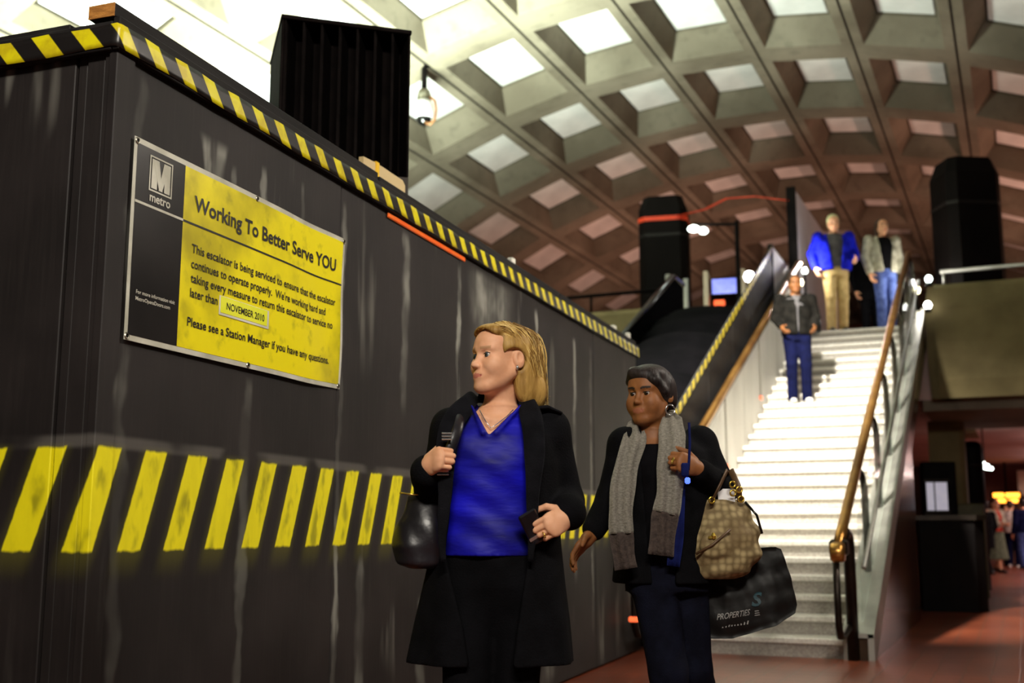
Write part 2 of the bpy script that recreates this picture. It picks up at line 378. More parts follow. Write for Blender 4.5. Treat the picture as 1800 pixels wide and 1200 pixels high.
base = t.mix(t.mth('MULTIPLY', t.mth('MULTIPLY', t.mth('SUBTRACT', 1.0, t.ss(t.mth('ABSOLUTE', t.mth('SUBTRACT', t.z, 1.255)), .008, .028)), t.ss(t.noise(3, (1, 1, 1), 2), .36, .5)), .45), base, lin(112, 108, 102))
tt = t.mth('DIVIDE', t.mth('SUBTRACT', t.mth('ADD', u, t.mth('MULTIPLY', t.mth('SUBTRACT', 1.236, t.z), .36)), .298), .222)
fr_ = t.mth('ABSOLUTE', t.mth('SUBTRACT', t.mth('FRACT', t.mth('ADD', tt, 50.5)), .5))
edge = t.mth('ADD', fr_, t.mth('MULTIPLY', t.mth('SUBTRACT', t.noise(30), .5), .03))
inx = t.mth('SUBTRACT', 1.0, t.ss(edge, .225, .262))
zz = t.mth('ADD', t.z, t.mth('MULTIPLY', t.mth('SUBTRACT', t.noise(22, (1, 1, .2)), .5), .018))
inz = t.mth('MULTIPLY', t.ss(zz, .926, .938), t.mth('SUBTRACT', 1.0, t.ss(zz, 1.232, 1.244)))
thin = t.mth('MULTIPLY', t.mth('MULTIPLY', t.ss(t.noise(11, (1, 1, .55), 3), .46, .66), t.mth('SUBTRACT', 1.0, t.ss(fr_, .06, .20))), .62)
yel = t.mix(t.noise(25, (1, 1, .3)), lin(226, 214, 8), lin(252, 240, 20))
yel = t.mix(thin, yel, lin(92, 92, 14))
over = t.mth('MULTIPLY', t.mth('MULTIPLY', t.mth('SUBTRACT', 1.0, t.ss(fr_, .15, .42)), t.mth('MULTIPLY', t.ss(t.z, .83, .94), t.mth('SUBTRACT', 1.0, t.ss(t.z, 1.23, 1.26)))), .16)
base = t.mix(over, base, lin(150, 146, 14))
base = t.mix(t.mth('MULTIPLY', inx, inz), base, yel)
t.bump(t.noise(90, (1, 1, .06)), .12, .004)
M['ply'] = t.done(base)
t = NT('hazard_tape', .38, .5)
u = t.mth('ADD', t.x, t.y)
q = t.mth('FRACT', t.mth('ADD', t.mth('DIVIDE', t.mth('ADD', u, t.mth('MULTIPLY', t.z, .85)), .154), 40.23))
y = t.mth('MULTIPLY', t.ss(q, .02, .05), t.mth('SUBTRACT', 1.0, t.ss(q, .47, .50)))
c = t.mix(y, lin(24, 21, 20), t.mix(t.ss(t.noise(18), .35, .7), lin(232, 220, 14), lin(206, 186, 20)))
t.bump(t.noise(35), .15, .004); M['tape'] = t.done(c)
t = NT('banner_yellow', .33, .5)
d1 = t.ss(t.noise(2.3, (1, 1, 1), 5.0, (4, 2, 9)), .47, .70); d2 = t.ss(t.noise(16, (1, 1, 1), 4), .55, .8)
c = t.mix(t.mth('MULTIPLY', d1, .62), lin(252, 236, 8), lin(140, 128, 12)); c = t.mix(t.mth('MULTIPLY', d2, .5), c, lin(140, 130, 20))
ed = t.mth('MULTIPLY', t.mth('SUBTRACT', 1.0, t.ss(t.y, .36, .50)), t.mth('MULTIPLY', t.ss(t.noise(6), .42, .66), .5))
M['ban_yellow'] = t.done(t.mix(ed, c, lin(120, 106, 14)))
M['ban_white'] = mk('banner_border', lin(176, 174, 156), lin(212, 210, 194), 9, .4)
M['ban_black'] = mk('banner_black', lin(16, 14, 15), lin(34, 31, 31), 3, .28, bump=.1, bscale=5)
M['ban_ink'] = mk('banner_ink', lin(14, 14, 14), lin(26, 26, 24), 20, .4)
M['sticker'] = mk('sticker_yellow', lin(238, 244, 20), lin(250, 252, 60), 12, .5)
M['sticker_edge'] = mk('sticker_edge', lin(210, 208, 190), lin(235, 232, 220), 12, .5)
M['grommet'] = mk('grommet_metal', lin(110, 108, 98), lin(160, 156, 140), 30, .35, 1.0)
M['black_timber'] = mk('black_timber', lin(27, 25, 25), lin(44, 42, 41), 5, .65, bump=.25, bscale=40, stretch=(1, .15, 1), spec=.12)
M['raw_timber'] = mk('raw_timber', lin(150, 96, 36), lin(190, 130, 58), 22, .7, bump=.3, stretch=(1, 1, 3))
M['orange'] = mk('orange_strip', lin(255, 98, 16), lin(255, 120, 34), 8, .4)
M['plank'] = mk('pale_plywood', lin(205, 180, 128), lin(224, 200, 150), 6, .6, stretch=(1, .2, 1))
M['yellow_strap'] = mk('yellow_strap', lin(240, 190, 10), lin(250, 206, 30), 10, .5)
M['white_tab'] = mk('white_tab', lin(226, 224, 210), lin(244, 240, 228), 10, .5)
M['vent'] = mk('vent_fabric', lin(13, 10, 10), lin(21, 17, 16), 9, .9, bump=.15, spec=.04)
M['vent_edge'] = mk('vent_edge', lin(18, 14, 13), lin(26, 21, 20), 9, .8, spec=.04)
M['vent_base'] = mk('vent_base', lin(44, 38, 32), lin(56, 49, 42), 9, .7)
# station
t = NT('vault_concrete', .85, .2)
c = t.mix(t.ss(t.noise(.55, (1, 1, 1), 6), .3, .7), lin(102, 94, 80), lin(136, 128, 112))
c = t.mix(t.mth('MULTIPLY', t.ss(t.noise(5, (1, 1, 1), 5), .5, .75), .35), c, lin(82, 77, 66))
t.bump(t.noise(14), .15, .02); M['concrete'] = t.done(c)
M['panel'] = mk('acoustic_panel', lin(206, 206, 204), lin(232, 232, 230), 1.2, .9, spec=.1)
M['groove'] = mk('vault_groove', lin(58, 52, 46), lin(72, 66, 58), 4, .9)
t = NT('parapet_concrete', .8, .2)
c = t.mix(t.ss(t.noise(1.3, (1, 1, 1), 6), .3, .7), lin(92, 82, 54), lin(122, 110, 76)); M['parapet'] = t.done(c)
t = NT('floor_tiles', .32, .5)
br = t.nt.nodes.new('ShaderNodeTexVoronoi'); br.feature = 'DISTANCE_TO_EDGE'; br.inputs['Scale'].default_value = 5.5; br.inputs['Randomness'].default_value = .12
t.nt.links.new(t.tc.outputs['Object'], br.inputs['Vector'])
g = t.ss(br.outputs['Distance'], .01, .05)
c = t.mix(t.ss(t.noise(1.1, (1, 1, 1), 4), .3, .7), lin(96, 43, 26), lin(126, 61, 37)); c = t.mix(t.mth('MULTIPLY', t.ss(t.noise(26), .55, .7), .4), c, lin(84, 44, 32))
c = t.mix(g, lin(84, 58, 46), c); t.bump(g, .25, .006); M['floor'] = t.done(c)
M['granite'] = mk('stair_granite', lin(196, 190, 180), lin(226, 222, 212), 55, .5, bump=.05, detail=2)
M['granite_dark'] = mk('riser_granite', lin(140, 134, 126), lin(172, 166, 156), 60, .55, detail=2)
M['bronze'] = mk('bronze_rail', lin(150, 104, 50), lin(196, 146, 76), 3, .28, .9)
M['bronze_dark'] = mk('dark_bronze', lin(34, 27, 22), lin(48, 40, 32), 6, .35, .7)
M['steel'] = mk('brushed_steel', lin(150, 148, 140), lin(180, 178, 170), 4, .5, .8, stretch=(1, 1, .2))
M['wall_panel'] = mk('stair_side_panel', lin(196, 194, 190), lin(216, 214, 210), 2.5, .5, stretch=(1, 1, .3))
M['red_glow'] = mk('red_marker', lin(240, 70, 30), lin(255, 110, 50), 8, .3, emit=(1, .16, .05, 1), estr=1.2)  # emission makes reflectors and the red packet glow; no lamp inside
M['stone_side'] = mk('polished_side', lin(52, 40, 30), lin(86, 66, 46), 1.8, .18, stretch=(1, 1, .4))
M['dark'] = mk('dark_metal', lin(10, 8, 8), lin(18, 15, 14), 6, .6, spec=.06)
M['pylon'] = mk('pylon_brown', lin(11, 8, 8), lin(18, 14, 13), 2, .6, spec=.06)
M['pylon_band'] = mk('pylon_band', lin(18, 14, 13), lin(26, 21, 19), 2, .5, spec=.25)
M['grey_board'] = mk('grey_board', lin(200, 196, 204), lin(216, 212, 220), 1.5, .7)
M['glass'] = mk('rail_glass', lin(170, 184, 170), lin(190, 204, 190), 2, .08)
for n_ in M['glass'].node_tree.nodes:
    if n_.type == 'BSDF_PRINCIPLED': n_.inputs['Alpha'].default_value = .22
M['red_tape'] = mk('red_tape', lin(214, 54, 24), lin(236, 76, 36), 5, .45)
M['bulb'] = mk('lit_bulb', lin(255, 255, 250), None, 3, .3, emit=(1, .98, .92, 1), estr=14)
M['bulb_green'] = mk('lit_bulb_cool', lin(250, 255, 250), None, 3, .3, emit=(.86, 1, .9, 1), estr=9)
M['bulb_warm'] = mk('lit_bulb_warm', lin(255, 244, 190), None, 3, .3, emit=(1, .9, .55, 1), estr=9)
M['screen'] = mk('lit_screen', lin(40, 60, 220), lin(200, 205, 255), 3.2, .3, emit=(.25, .3, 1, 1), estr=1.0)
M['cream'] = mk('cream_shelf', lin(206, 190, 164), lin(226, 210, 186), 3, .6)
M['led'] = mk('led_text', lin(255, 120, 10), lin(255, 220, 40), 9, .4, emit=(1, .32, .03, 1), estr=5)
M['window_lit'] = mk('lit_window', lin(190, 186, 200), lin(214, 210, 224), 4, .3, emit=(.8, .76, .9, 1), estr=.35)
M['kiosk_green'] = mk('kiosk_panel', lin(58, 54, 26), lin(76, 72, 38), 5, .6)
M['white_plastic'] = mk('white_plastic', lin(222, 224, 224), lin(240, 240, 240), 4, .35)
M['cable'] = mk('brown_cable', lin(112, 72, 40), lin(140, 94, 56), 9, .5)
M['tarp'] = mk('black_tarp', lin(4, 4, 5), lin(9, 8, 10), 3, .8, bump=.5, bscale=6, spec=.02)
M['pink_ceiling'] = mk('soffit', lin(186, 160, 154), lin(206, 180, 174), 1.2, .8)
M['brick_wall'] = mk('far_wall', lin(96, 58, 46), lin(120, 76, 60), 1.5, .8)
# people
def skin(name, a, b, ss_=.1):
    m = mk(name, a, b, 22, .56, spec=.35, bump=.03, bscale=160); p = m.node_tree.nodes['Principled BSDF']; p.inputs['Subsurface Weight'].default_value = ss_; p.inputs['Subsurface Radius'].default_value = (.012, .005, .003); p.inputs['Subsurface Scale'].default_value = .6
    return m
M['skin_light'] = skin('skin_light', lin(214, 156, 118), lin(226, 172, 136)); M['lip_light'] = skin('lips_light', lin(186, 108, 92), lin(196, 120, 102)); M['brow_light'] = mk('brows_light', lin(178, 132, 94), lin(190, 146, 108), 60, .7)
M['skin_dark'] = skin('skin_dark', lin(128, 80, 44), lin(146, 94, 54)); M['lip_dark'] = skin('lips_dark', lin(146, 86, 62), lin(158, 98, 72)); M['brow_dark'] = mk('brows_dark', lin(30, 20, 15), lin(40, 28, 20), 60, .7)
M['lash'] = mk('lashes', lin(46, 32, 26), lin(60, 44, 36), 60, .7); M['eye_white'] = mk('eye_white', lin(178, 168, 158), lin(194, 186, 176), 20, .2); M['iris_blue'] = mk('iris_blue', lin(52, 60, 64), lin(74, 84, 88), 90, .15); M['iris_brown'] = mk('iris_brown', lin(34, 20, 12), lin(50, 30, 18), 90, .15)
M['black_gloss'] = mk('black_gloss', lin(8, 8, 8), lin(16, 16, 16), 20, .15)
def hairm(name, a, b):
    m = mk(name, a, b, 38, .5, stretch=(1, 1, .18), bump=.35, bscale=120, lo=.3, hi=.7, spec=.25); return m
M['hair_blonde'] = hairm('hair_blonde', lin(120, 86, 36), lin(190, 152, 82)); M['hair_light'] = hairm('hair_blonde_light', lin(200, 164, 88), lin(238, 212, 140)); M['hair_under'] = hairm('hair_blonde_under', lin(108, 78, 38), lin(156, 120, 66))
M['hair_black'] = hairm('hair_black', lin(20, 15, 14), lin(52, 42, 40)); M['hair_grey'] = hairm('hair_grey', lin(186, 182, 130), lin(220, 216, 170)); M['hair_brown'] = hairm('hair_brown', lin(48, 32, 24), lin(84, 58, 42))
def cloth(name, a, b, rough=.9, sc=14, bp=.25, bs=180): return mk(name, a, b, sc, rough, bump=bp, bscale=bs, spec=.08)
M['coat_black'] = cloth('coat_black', lin(7, 7, 9), lin(13, 13, 16)); M['coat_edge'] = cloth('coat_trim', lin(12, 12, 15), lin(20, 20, 24)); M['trouser_black'] = cloth('trousers_black', lin(6, 6, 8), lin(11, 11, 14))
M['shirt_blue'] = mk('shirt_blue', lin(4, 4, 66), lin(16, 14, 198), 3.4, .6, bump=.5, bscale=13, stretch=(.7, .7, 2.2), spec=.3)  # deep shade and highlights of the folds put into the blue
M['jeans'] = cloth('jeans_dark', lin(11, 12, 22), lin(18, 20, 34)); M['jeans_blue'] = cloth('jeans_blue', lin(52, 66, 118), lin(82, 98, 150)); M['navy'] = cloth('navy', lin(7, 10, 36), lin(13, 17, 52))
M['black_knit'] = cloth('black_knit', lin(7, 6, 8), lin(13, 12, 15)); M['scarf'] = mk('scarf_grey', lin(102, 98, 89), lin(150, 145, 134), 90, .95, bump=.5, bscale=200, stretch=(1, 1, 2.2), spec=.1, lo=.25, hi=.75)
M['scarf_brown'] = mk('scarf_brown', lin(52, 42, 38), lin(72, 60, 54), 48, .95, bump=.5, bscale=120); M['blue_dark'] = cloth('blue_lining', lin(12, 18, 58), lin(22, 30, 84))
M['leather'] = mk('black_leather', lin(14, 12, 14), lin(30, 27, 32), 5, .34, bump=.3, bscale=16); M['nylon'] = mk('black_nylon', lin(7, 7, 7), lin(18, 17, 16), 4, .55, bump=.6, bscale=9, spec=.3)
t = NT('handbag_canvas', .75, .3)
vo = t.nt.nodes.new('ShaderNodeTexVoronoi'); vo.inputs['Scale'].default_value = 36; vo.inputs['Randomness'].default_value = .35; t.nt.links.new(t.tc.outputs['Object'], vo.inputs['Vector'])
c = t.mix(t.ss(vo.outputs['Distance'], .10, .70), lin(168, 150, 108), lin(112, 95, 64)); c = t.mix(t.ss(t.noise(7), .45, .75), c, lin(104, 84, 54)); t.bump(t.noise(60), .3, .004); M['bag_tan'] = t.done(c)
M['brown_trim'] = mk('brown_leather', lin(74, 52, 32), lin(96, 70, 44), 9, .5); M['gold'] = mk('gold_metal', lin(214, 180, 70), lin(244, 216, 110), 9, .25, .9); M['silver'] = mk('silver_metal', lin(196, 196, 196), lin(226, 226, 226), 9, .2, .9)
M['paper'] = mk('white_paper', lin(236, 236, 236), lin(250, 250, 250), 5, .7); M['blue_glow'] = mk('blue_light', lin(40, 60, 250), lin(90, 120, 255), 9, .3, emit=(.1, .2, 1, 1), estr=1.5)
M['phone'] = mk('phone_black', lin(14, 14, 16), lin(24, 24, 28), 9, .2); M['ink_white'] = mk('print_white', lin(120, 118, 116), lin(150, 148, 144), 30, .6); M['ink_teal'] = mk('print_teal', lin(14, 50, 58), lin(22, 66, 76), 20, .6)
M['jacket_blue'] = cloth('jacket_blue', lin(14, 20, 150), lin(26, 34, 200)); M['tee_grey'] = cloth('tee_grey', lin(78, 76, 78), lin(98, 95, 96)); M['khaki'] = cloth('khaki', lin(176, 150, 98), lin(202, 176, 124)); M['cardigan'] = cloth('cardigan_grey', lin(150, 146, 128), lin(184, 180, 160)); M['charcoal'] = cloth('charcoal_jacket', lin(17, 16, 14), lin(30, 28, 25))
M['shoe_dark'] = mk('shoe_dark', lin(18, 16, 16), lin(30, 27, 26), 9, .4); M['shoe_light'] = mk('shoe_light', lin(206, 204, 198), lin(226, 224, 218), 9, .6); M['skirt'] = cloth('skirt_grey_green', lin(84, 94, 78), lin(112, 122, 100)); M['white_shirt'] = cloth('white_shirt', lin(196, 186, 176), lin(222, 212, 202)); M['red_scarf'] = cloth('red_scarf', lin(170, 44, 34), lin(200, 66, 50))
# ---------------------------------------------------------------- floor, vault, far walls
b = MB(); b.box((-9.5, -4, -.2), (14, 46, 0)); o = b.build('floor', M['floor']); tag(o, 'red-brown hexagonal tile floor of the station hall', kind='structure')
VX, VR, VZ = -4.48, 13.6, -4.6
def vp(k, Y, dr=0.0):
    t_ = .3 - .118 * k; return (VX + (VR + dr) * math.sin(t_), Y, VZ + (VR + dr) * math.cos(t_))
YJ = lambda j: 18.55 + 3.05 * j
KMIN, KMAX, J0, J1 = -4, 9, -5, 9
bm = MB()
OK0, OK1, OJ0, OJ1 = .11, .89, .10, .90        # opening of a coffer inside its bay
IK0, IK1, IJ0, IJ1 = .235, .765, .23, .77      # its back
DEP = .40
for k in range(KMIN, KMAX):
    for j in range(J0, J1):
        def ring(a0, a1, b0, b1, dr): return [vp(k + a0, YJ(j + b0), dr), vp(k + a1, YJ(j + b0), dr), vp(k + a1, YJ(j + b1), dr), vp(k + a0, YJ(j + b1), dr)]
        G = .013
        r0 = ring(G, 1 - G, 0, 1, 0); r1 = ring(OK0, OK1, OJ0, OJ1, 0); r2 = ring(IK0 - .02, IK1 + .02, IJ0 - .02, IJ1 + .02, DEP - .04); r3 = ring(IK0 - .02, IK1 + .02, IJ0 - .02, IJ1 + .02, DEP + .10)
        n = 0
        for (A, B) in ((r0, r1), (r1, r2), (r2, r3)):
            bm.add(A + B, [(i, (i + 1) % 4, 4 + (i + 1) % 4, 4 + i) for i in range(4)], 0)
        bm.add(r3, [(0, 1, 2, 3)], 1)
    # the groove that runs down the middle of every long rib
for k in range(KMIN, KMAX + 1):
    for (a, d0, c_, d1) in ((-.013, 0, -.010, .045), (-.010, .045, .010, .045), (.010, .045, .013, 0)):
        bm.add([vp(k + a, YJ(J0), d0), vp(k + c_, YJ(J0), d1), vp(k + c_, YJ(J1), d1), vp(k + a, YJ(J1), d0)], [(0, 1, 2, 3)], 1)
# plain lower vault on both sides
for k0, k1 in ((KMAX, KMAX + 4.6), (KMIN - 5, KMIN)):
    n = 8
    for i in range(n):
        a, c_ = k0 + (k1 - k0) * i / n, k0 + (k1 - k0) * (i + 1) / n
        bm.add([vp(a, YJ(J0)), vp(c_, YJ(J0)), vp(c_, YJ(J1)), vp(a, YJ(J1))], [(0, 1, 2, 3)], 0)
# outer skin so that the shell has thickness and keeps light in
n = 24
for i in range(n):
    a, c_ = KMIN - 5 + (KMAX + 9.6 - KMIN) * i / n, KMIN - 5 + (KMAX + 9.6 - KMIN) * (i + 1) / n
    bm.add([vp(a, YJ(J0), 1.0), vp(a, YJ(J1), 1.0), vp(c_, YJ(J1), 1.0), vp(c_, YJ(J0), 1.0)], [(0, 1, 2, 3)], 0)
ceil = bm.build('ceiling', [M['concrete'], M['groove']]); tag(ceil, 'coffered concrete barrel vault over the station hall', kind='structure')
# one loose pale board in the back of each coffer
wk = (IK1 - IK0) * .118 * (VR + DEP) / 2; wj = (IJ1 - IJ0) * 3.05 / 2
b = MB(); b.box((-wk, -wj, -.03), (wk, wj, .03), bev=.012); proto = b.build('coffer_panel', M['panel'], ceil); first = True
for k in range(KMIN, KMAX):
    for j in range(J0, J1):
        o = proto if first else proto.copy()
        if not first: col.objects.link(o); o.parent = ceil
        first = False
        t_ = .3 - .118 * (k + .5); o.location = vp(k + .5, YJ(j + .5), DEP); o.rotation_euler = (0, t_, 0)
b = MB(); b.box((-17.5, 46, -.2), (9, 46.4, 9.5)); tag(b.build('wall_back', M['brick_wall']), 'dim reddish end wall of the station hall', kind='structure')
b = MB(); b.box((-18.0, -4, -1.2), (-9.5, 46, -1.0)); tag(b.build('floor_track', M['concrete']), 'concrete track bed beside the platform', kind='structure')
b = MB(); b.box((-17.9, 3.3, -1.0), (-17.5, 46, 1.2)); tag(b.build('wall_left', M['concrete']), 'concrete foot of the vault along the tracks', kind='structure')
b = MB(); b.box((8.3, 3.3, 0), (8.7, 46, 1.2)); tag(b.build('wall_right', M['concrete']), 'concrete foot of the vault on the right', kind='structure')
# ---------------------------------------------------------------- mezzanine
MZ = 3.85
def slab(name, x0, x1, y0, y1, lab, cornerleft=True):
    b = MB(); b.box((x0, y0 + .3, 2.82), (x1, y1, MZ)); o = b.build(name, M['pink_ceiling']); tag(o, lab, kind='structure'); return o
slab('mezzanine_slab', -1.25, 8.2, 17.0, 36.0, 'mezzanine floor slab right of the stairs with a pinkish underside')
slab('mezzanine_slab', -12.0, -3.05, 17.0, 36.0, 'mezzanine floor slab left of the stairs')
slab('mezzanine_slab', -3.05, -1.25, 16.9 - .3, 36.0, 'mezzanine floor slab at the top of the stairs')
# concrete parapets with a rounded face and returned corner
def parapet(x0, x1, xr, lab):
    prof = [(17.0, 2.80), (16.93, 3.05), (16.90, 3.5), (16.90, 4.1), (16.93, 4.36), (17.0, 4.43), (17.24, 4.43), (17.28, 4.36), (17.30, 2.80)]
    b = MB(); b.prism(prof, x0, x1, 'x'); o = b.build('mezzanine_parapet', M['parapet']); tag(o, lab, kind='structure')
    b = MB(); sg = 1 if xr == x0 else -1
    prof2 = [(xr - sg * .10, 2.80), (xr - sg * .13, 3.3), (xr - sg * .13, 4.1), (xr - sg * .08, 4.40), (xr, 4.43), (xr + sg * .24, 4.43), (xr + sg * .26, 2.80)]
    b.prism(prof2, 17.0, 25.0, 'y'); o2 = b.build('parapet_return', M['parapet'], o)
parapet(-.95, 8.2, -.95, 'rounded concrete parapet of the mezzanine right of the stairs')
parapet(-12, -4.7, -4.7, 'concrete parapet of the mezzanine left of the escalator')
# dark downstand beam under the mezzanine, then far wall below
b = MB(); b.box((-1.2, 17.32, 2.66), (8.2, 20.8, 2.815)); tag(b.build('soffit_beam', M['concrete']), 'deep concrete beam under the mezzanine edge', kind='structure')
b = MB(); b.box((-1.0, 36.0, 0), (8.2, 36.3, 2.815)); tag(b.build('wall_under', M['brick_wall']), 'reddish wall below the far end of the mezzanine', kind='structure')
# ---------------------------------------------------------------- plywood barricade round the escalator
BROT = R(4.2); nb = Vector((math.cos(BROT), math.sin(BROT), 0)); db = Vector((-math.sin(BROT), math.cos(BROT), 0))
BC = nb * -2.275 + db * 2.72
bar = empty('construction_barricade', BC, BROT)
tag(bar, 'tall black plywood barricade with sprayed yellow bars and hazard tape along the top', 'barricade')
def bpart(name, a, b_, mat, parent=bar, bev=.003):
    q = MB(); q.box(a, b_, 0, bev); return q.build(name, mat, parent)
LEN = 6.82; g = .0025
seams = [.083, 1.467, 2.80, 4.12, 5.44, LEN]
for i in range(5): bpart('plywood_sheet', (-.018, seams[i] + g, .015), (random.uniform(-.0025, .0025), seams[i + 1] - g, 2.47), M['ply'])
bpart('corner_board', (-.02, -.006, .012), (.012, .083 - g, 2.475), M['ply'])
fx = [(-.045, -.004, .004), (-.118, -.045, .012), (-.158, -.118, .020), (-1.40, -.158, .012), (-2.35, -1.40, .010)]
for a, c_, yy in fx: bpart('plywood_sheet' if c_ - a > .5 else 'corner_board', (a + g, yy, .015), (c_ - g, yy + .018, 2.475), M['ply'])
bpart('plywood_sheet', (-2.35, 6.80, .015), (-.02, LEN, 2.475), M['ply'])
for i in range(5): bpart('roof_sheet', (-2.33, .03 if i == 0 else seams[i] + g, 2.476), (-.022, seams[i + 1] - g if i < 4 else 6.79, 2.494), M['black_timber'])
for i in range(5): bpart('plywood_sheet', (-2.352, (.0 if i == 0 else seams[i]) + g, .015), (-2.334, seams[i + 1] - g, 2.475), M['ply'])
# fascia boards that carry the tape, and cap timbers
bpart('fascia_board', (-.0, -.02, 2.455), (.026, 3.2, 2.560), M['black_timber'])
bpart('fascia_board', (-.0, 3.205, 2.455), (.024, LEN + .01, 2.555), M['black_timber'])
bpart('fascia_board', (-2.36, -.022, 2.455), (-.002, .004, 2.548), M['black_timber'])
tb = bpart('cap_timber', (-.095, -.020, 2.562), (.005, 1.80, 2.608), M['black_timber'])
bpart('timber_end', (-.094, -.0235, 2.563), (.004, -.0205, 2.607), M['raw_timber'], tb, 0); tb.children[0]['label'] = 'raw orange-brown sawn end of the timber'
bpart('cap_timber', (-.09, 1.83, 2.562), (.0, 4.6, 2.600), M['black_timber']); bpart('cap_timber', (-.09, 4.62, 2.558), (.0, LEN, 2.598), M['black_timber'])
bpart('cap_timber', (-2.35, -.004, 2.550), (-.18, .080, 2.572), M['black_timber'])
def strip(name, pts, z0f, z1f, out, mat):
    vs_ = []; n = len(pts)
    for i, (x, y, nx, ny) in enumerate(pts):
        for j in range(5):
            f_ = j / 4; o_ = out + .0012 * math.sin(i * 1.3 + j); vs_.append((x + nx * o_, y + ny * o_, z0f(i) + (z1f(i) - z0f(i)) * f_))
    fs = [(i * 5 + j, i * 5 + 5 + j, i * 5 + 6 + j, i * 5 + 1 + j) for i in range(n - 1) for j in range(4)]
    o = mesh_obj(name, vs_, fs, mat, bar, True); s_ = o.modifiers.new('solid', 'SOLIDIFY'); s_.thickness = .0015; s_.offset = 1; return o
pts = [(-2.3 + 2.29 * i / 30, -.022, 0, -1) for i in range(30)] + [(.0, -.022, .2, -.98), (.018, -.022, .5, -.87), (.026, -.016, .87, -.5)] + [(.026, .0 + i * (LEN) / 90, 1, 0) for i in range(91)]
strip('hazard_tape', pts, lambda i: 2.460 + .003 * math.sin(i * .9), lambda i: 2.534 + .0025 * math.sin(i * 1.7), .0025, M['tape'])
o = bpart('orange_strip', (.001, 1.905, 2.424), (.010, 2.86, 2.450), M['orange'], bev=.004)
# ---------------------------------------------------------------- banner
ban = empty('notice_banner', BC, BROT); tag(ban, 'yellow and black vinyl service notice hung on the barricade', 'sign')
Y0, Y1, Z0, Z1 = .094, 1.482, 1.567, 2.213
def bulge(y, z):
    e = max(0, (y - .9) / .58); s_ = .006 * math.sin(y * 5.2 + z * 2.0) * (.3 + e) + .0035 * math.sin(y * 13 + z * 7) * e
    return .016 + s_
def bz(y, z):   # sagging edges between the grommets
    e = max(0, (y - 1.0) / .48); return z + .006 * math.sin(y * 9 + 1.0) * e * (1 if z < 1.9 else .6)
def by(y, z): return y + (.008 * math.sin((z - Z0) * 11) if y > 1.3 else 0) * (y - 1.3) / .18
def bpt(y, z, off): return (bulge(y, z) + off, by(y, z), bz(y, z))
def sheet(name, y0, y1, z0, z1, off, mat, thick=.0012, ny=None, nz=None):
    ny = ny or max(2, int((y1 - y0) / .03)); nz = nz or max(2, int((z1 - z0) / .03))
    vs_ = [bpt(y0 + (y1 - y0) * i / ny, z0 + (z1 - z0) * j / nz, off) for i in range(ny + 1) for j in range(nz + 1)]
    fs = [(i * (nz + 1) + j, (i + 1) * (nz + 1) + j, (i + 1) * (nz + 1) + j + 1, i * (nz + 1) + j + 1) for i in range(ny) for j in range(nz)]
    o = mesh_obj(name, vs_, fs, mat, ban, False); s_ = o.modifiers.new('solid', 'SOLIDIFY'); s_.thickness = thick; s_.offset = -1; return o
sheet('vinyl_sheet', Y0, Y1, Z0, Z1, 0, M['ban_white'], .002)
sheet('black_field', Y0 + .014, .354, Z0 + .018, Z1 - .018, .0010, M['ban_black'], .0008)
sheet('yellow_field', .354, Y1 - .017, Z0 + .018, Z1 - .018, .0010, M['ban_yellow'], .0008)
sheet('rule', .354, Y1 - .018, 2.004, 2.011, .0022, M['ban_ink'], .0008, 44, 1)
sheet('rule', Y0 + .014, .354, 2.004, 2.012, .0022, M['ban_white'], .0008, 10, 1)
def write(txt, y0, y1, zb, cap, mat, off=.003, bold=0.0, name='lettering', wave=True, slope=0.0):
    v, f = text_mesh(txt, bold); x0, x1 = v[:, 0].min(), v[:, 0].max(); ch = .729
    vs_ = []
    for a, c_ in v:
        y = y0 + (a - x0) / (x1 - x0) * (y1 - y0); z = zb + c_ / ch * cap + slope * (y - y0); vs_.append(bpt(y, z, off))
    return tag(mesh_obj(name, vs_, f, mat, ban), kind='stuff')
write('Working To Better Serve YOU', .409, 1.408, 2.056, .054, M['ban_ink'], bold=.022)
write('This escalator is being serviced to ensure that the escalator', .407, 1.416, 1.911, .031, M['ban_ink'], bold=.014)
write("continues to operate properly.  We're working hard and", .408, 1.337, 1.859, .031, M['ban_ink'], bold=.014)
write('taking every measure to return this escalator to service no', .409, 1.397, 1.810, .031, M['ban_ink'], bold=.014)
write('later than', .409, .566, 1.760, .031, M['ban_ink'], bold=.014)
write('Please see a Station Manager if you have any questions.', .401, 1.371, 1.661, .031, M['ban_ink'], bold=.014)
write('For more information visit', .135, .330, 1.718, .0125, M['ban_white'], bold=.01)
write('MetroOpensDoors.com', .134, .307, 1.697, .0125, M['ban_white'], bold=.01)
write('metro', .176, .281, 2.026, .030, M['ban_white'], bold=.02)
sheet('date_sticker_backing', .575, .893, 1.729, 1.797, .0034, M['sticker_edge'], .0008, 10, 2)
st = sheet('date_sticker', .583, .880, 1.738, 1.795, .0044, M['sticker'], .0008, 10, 2); st['label'] = 'brighter yellow sticker over the printed date'
write('NOVEMBER 2010', .617, .859, 1.754, .026, M['ban_ink'], .0056, bold=.01, slope=-.01)
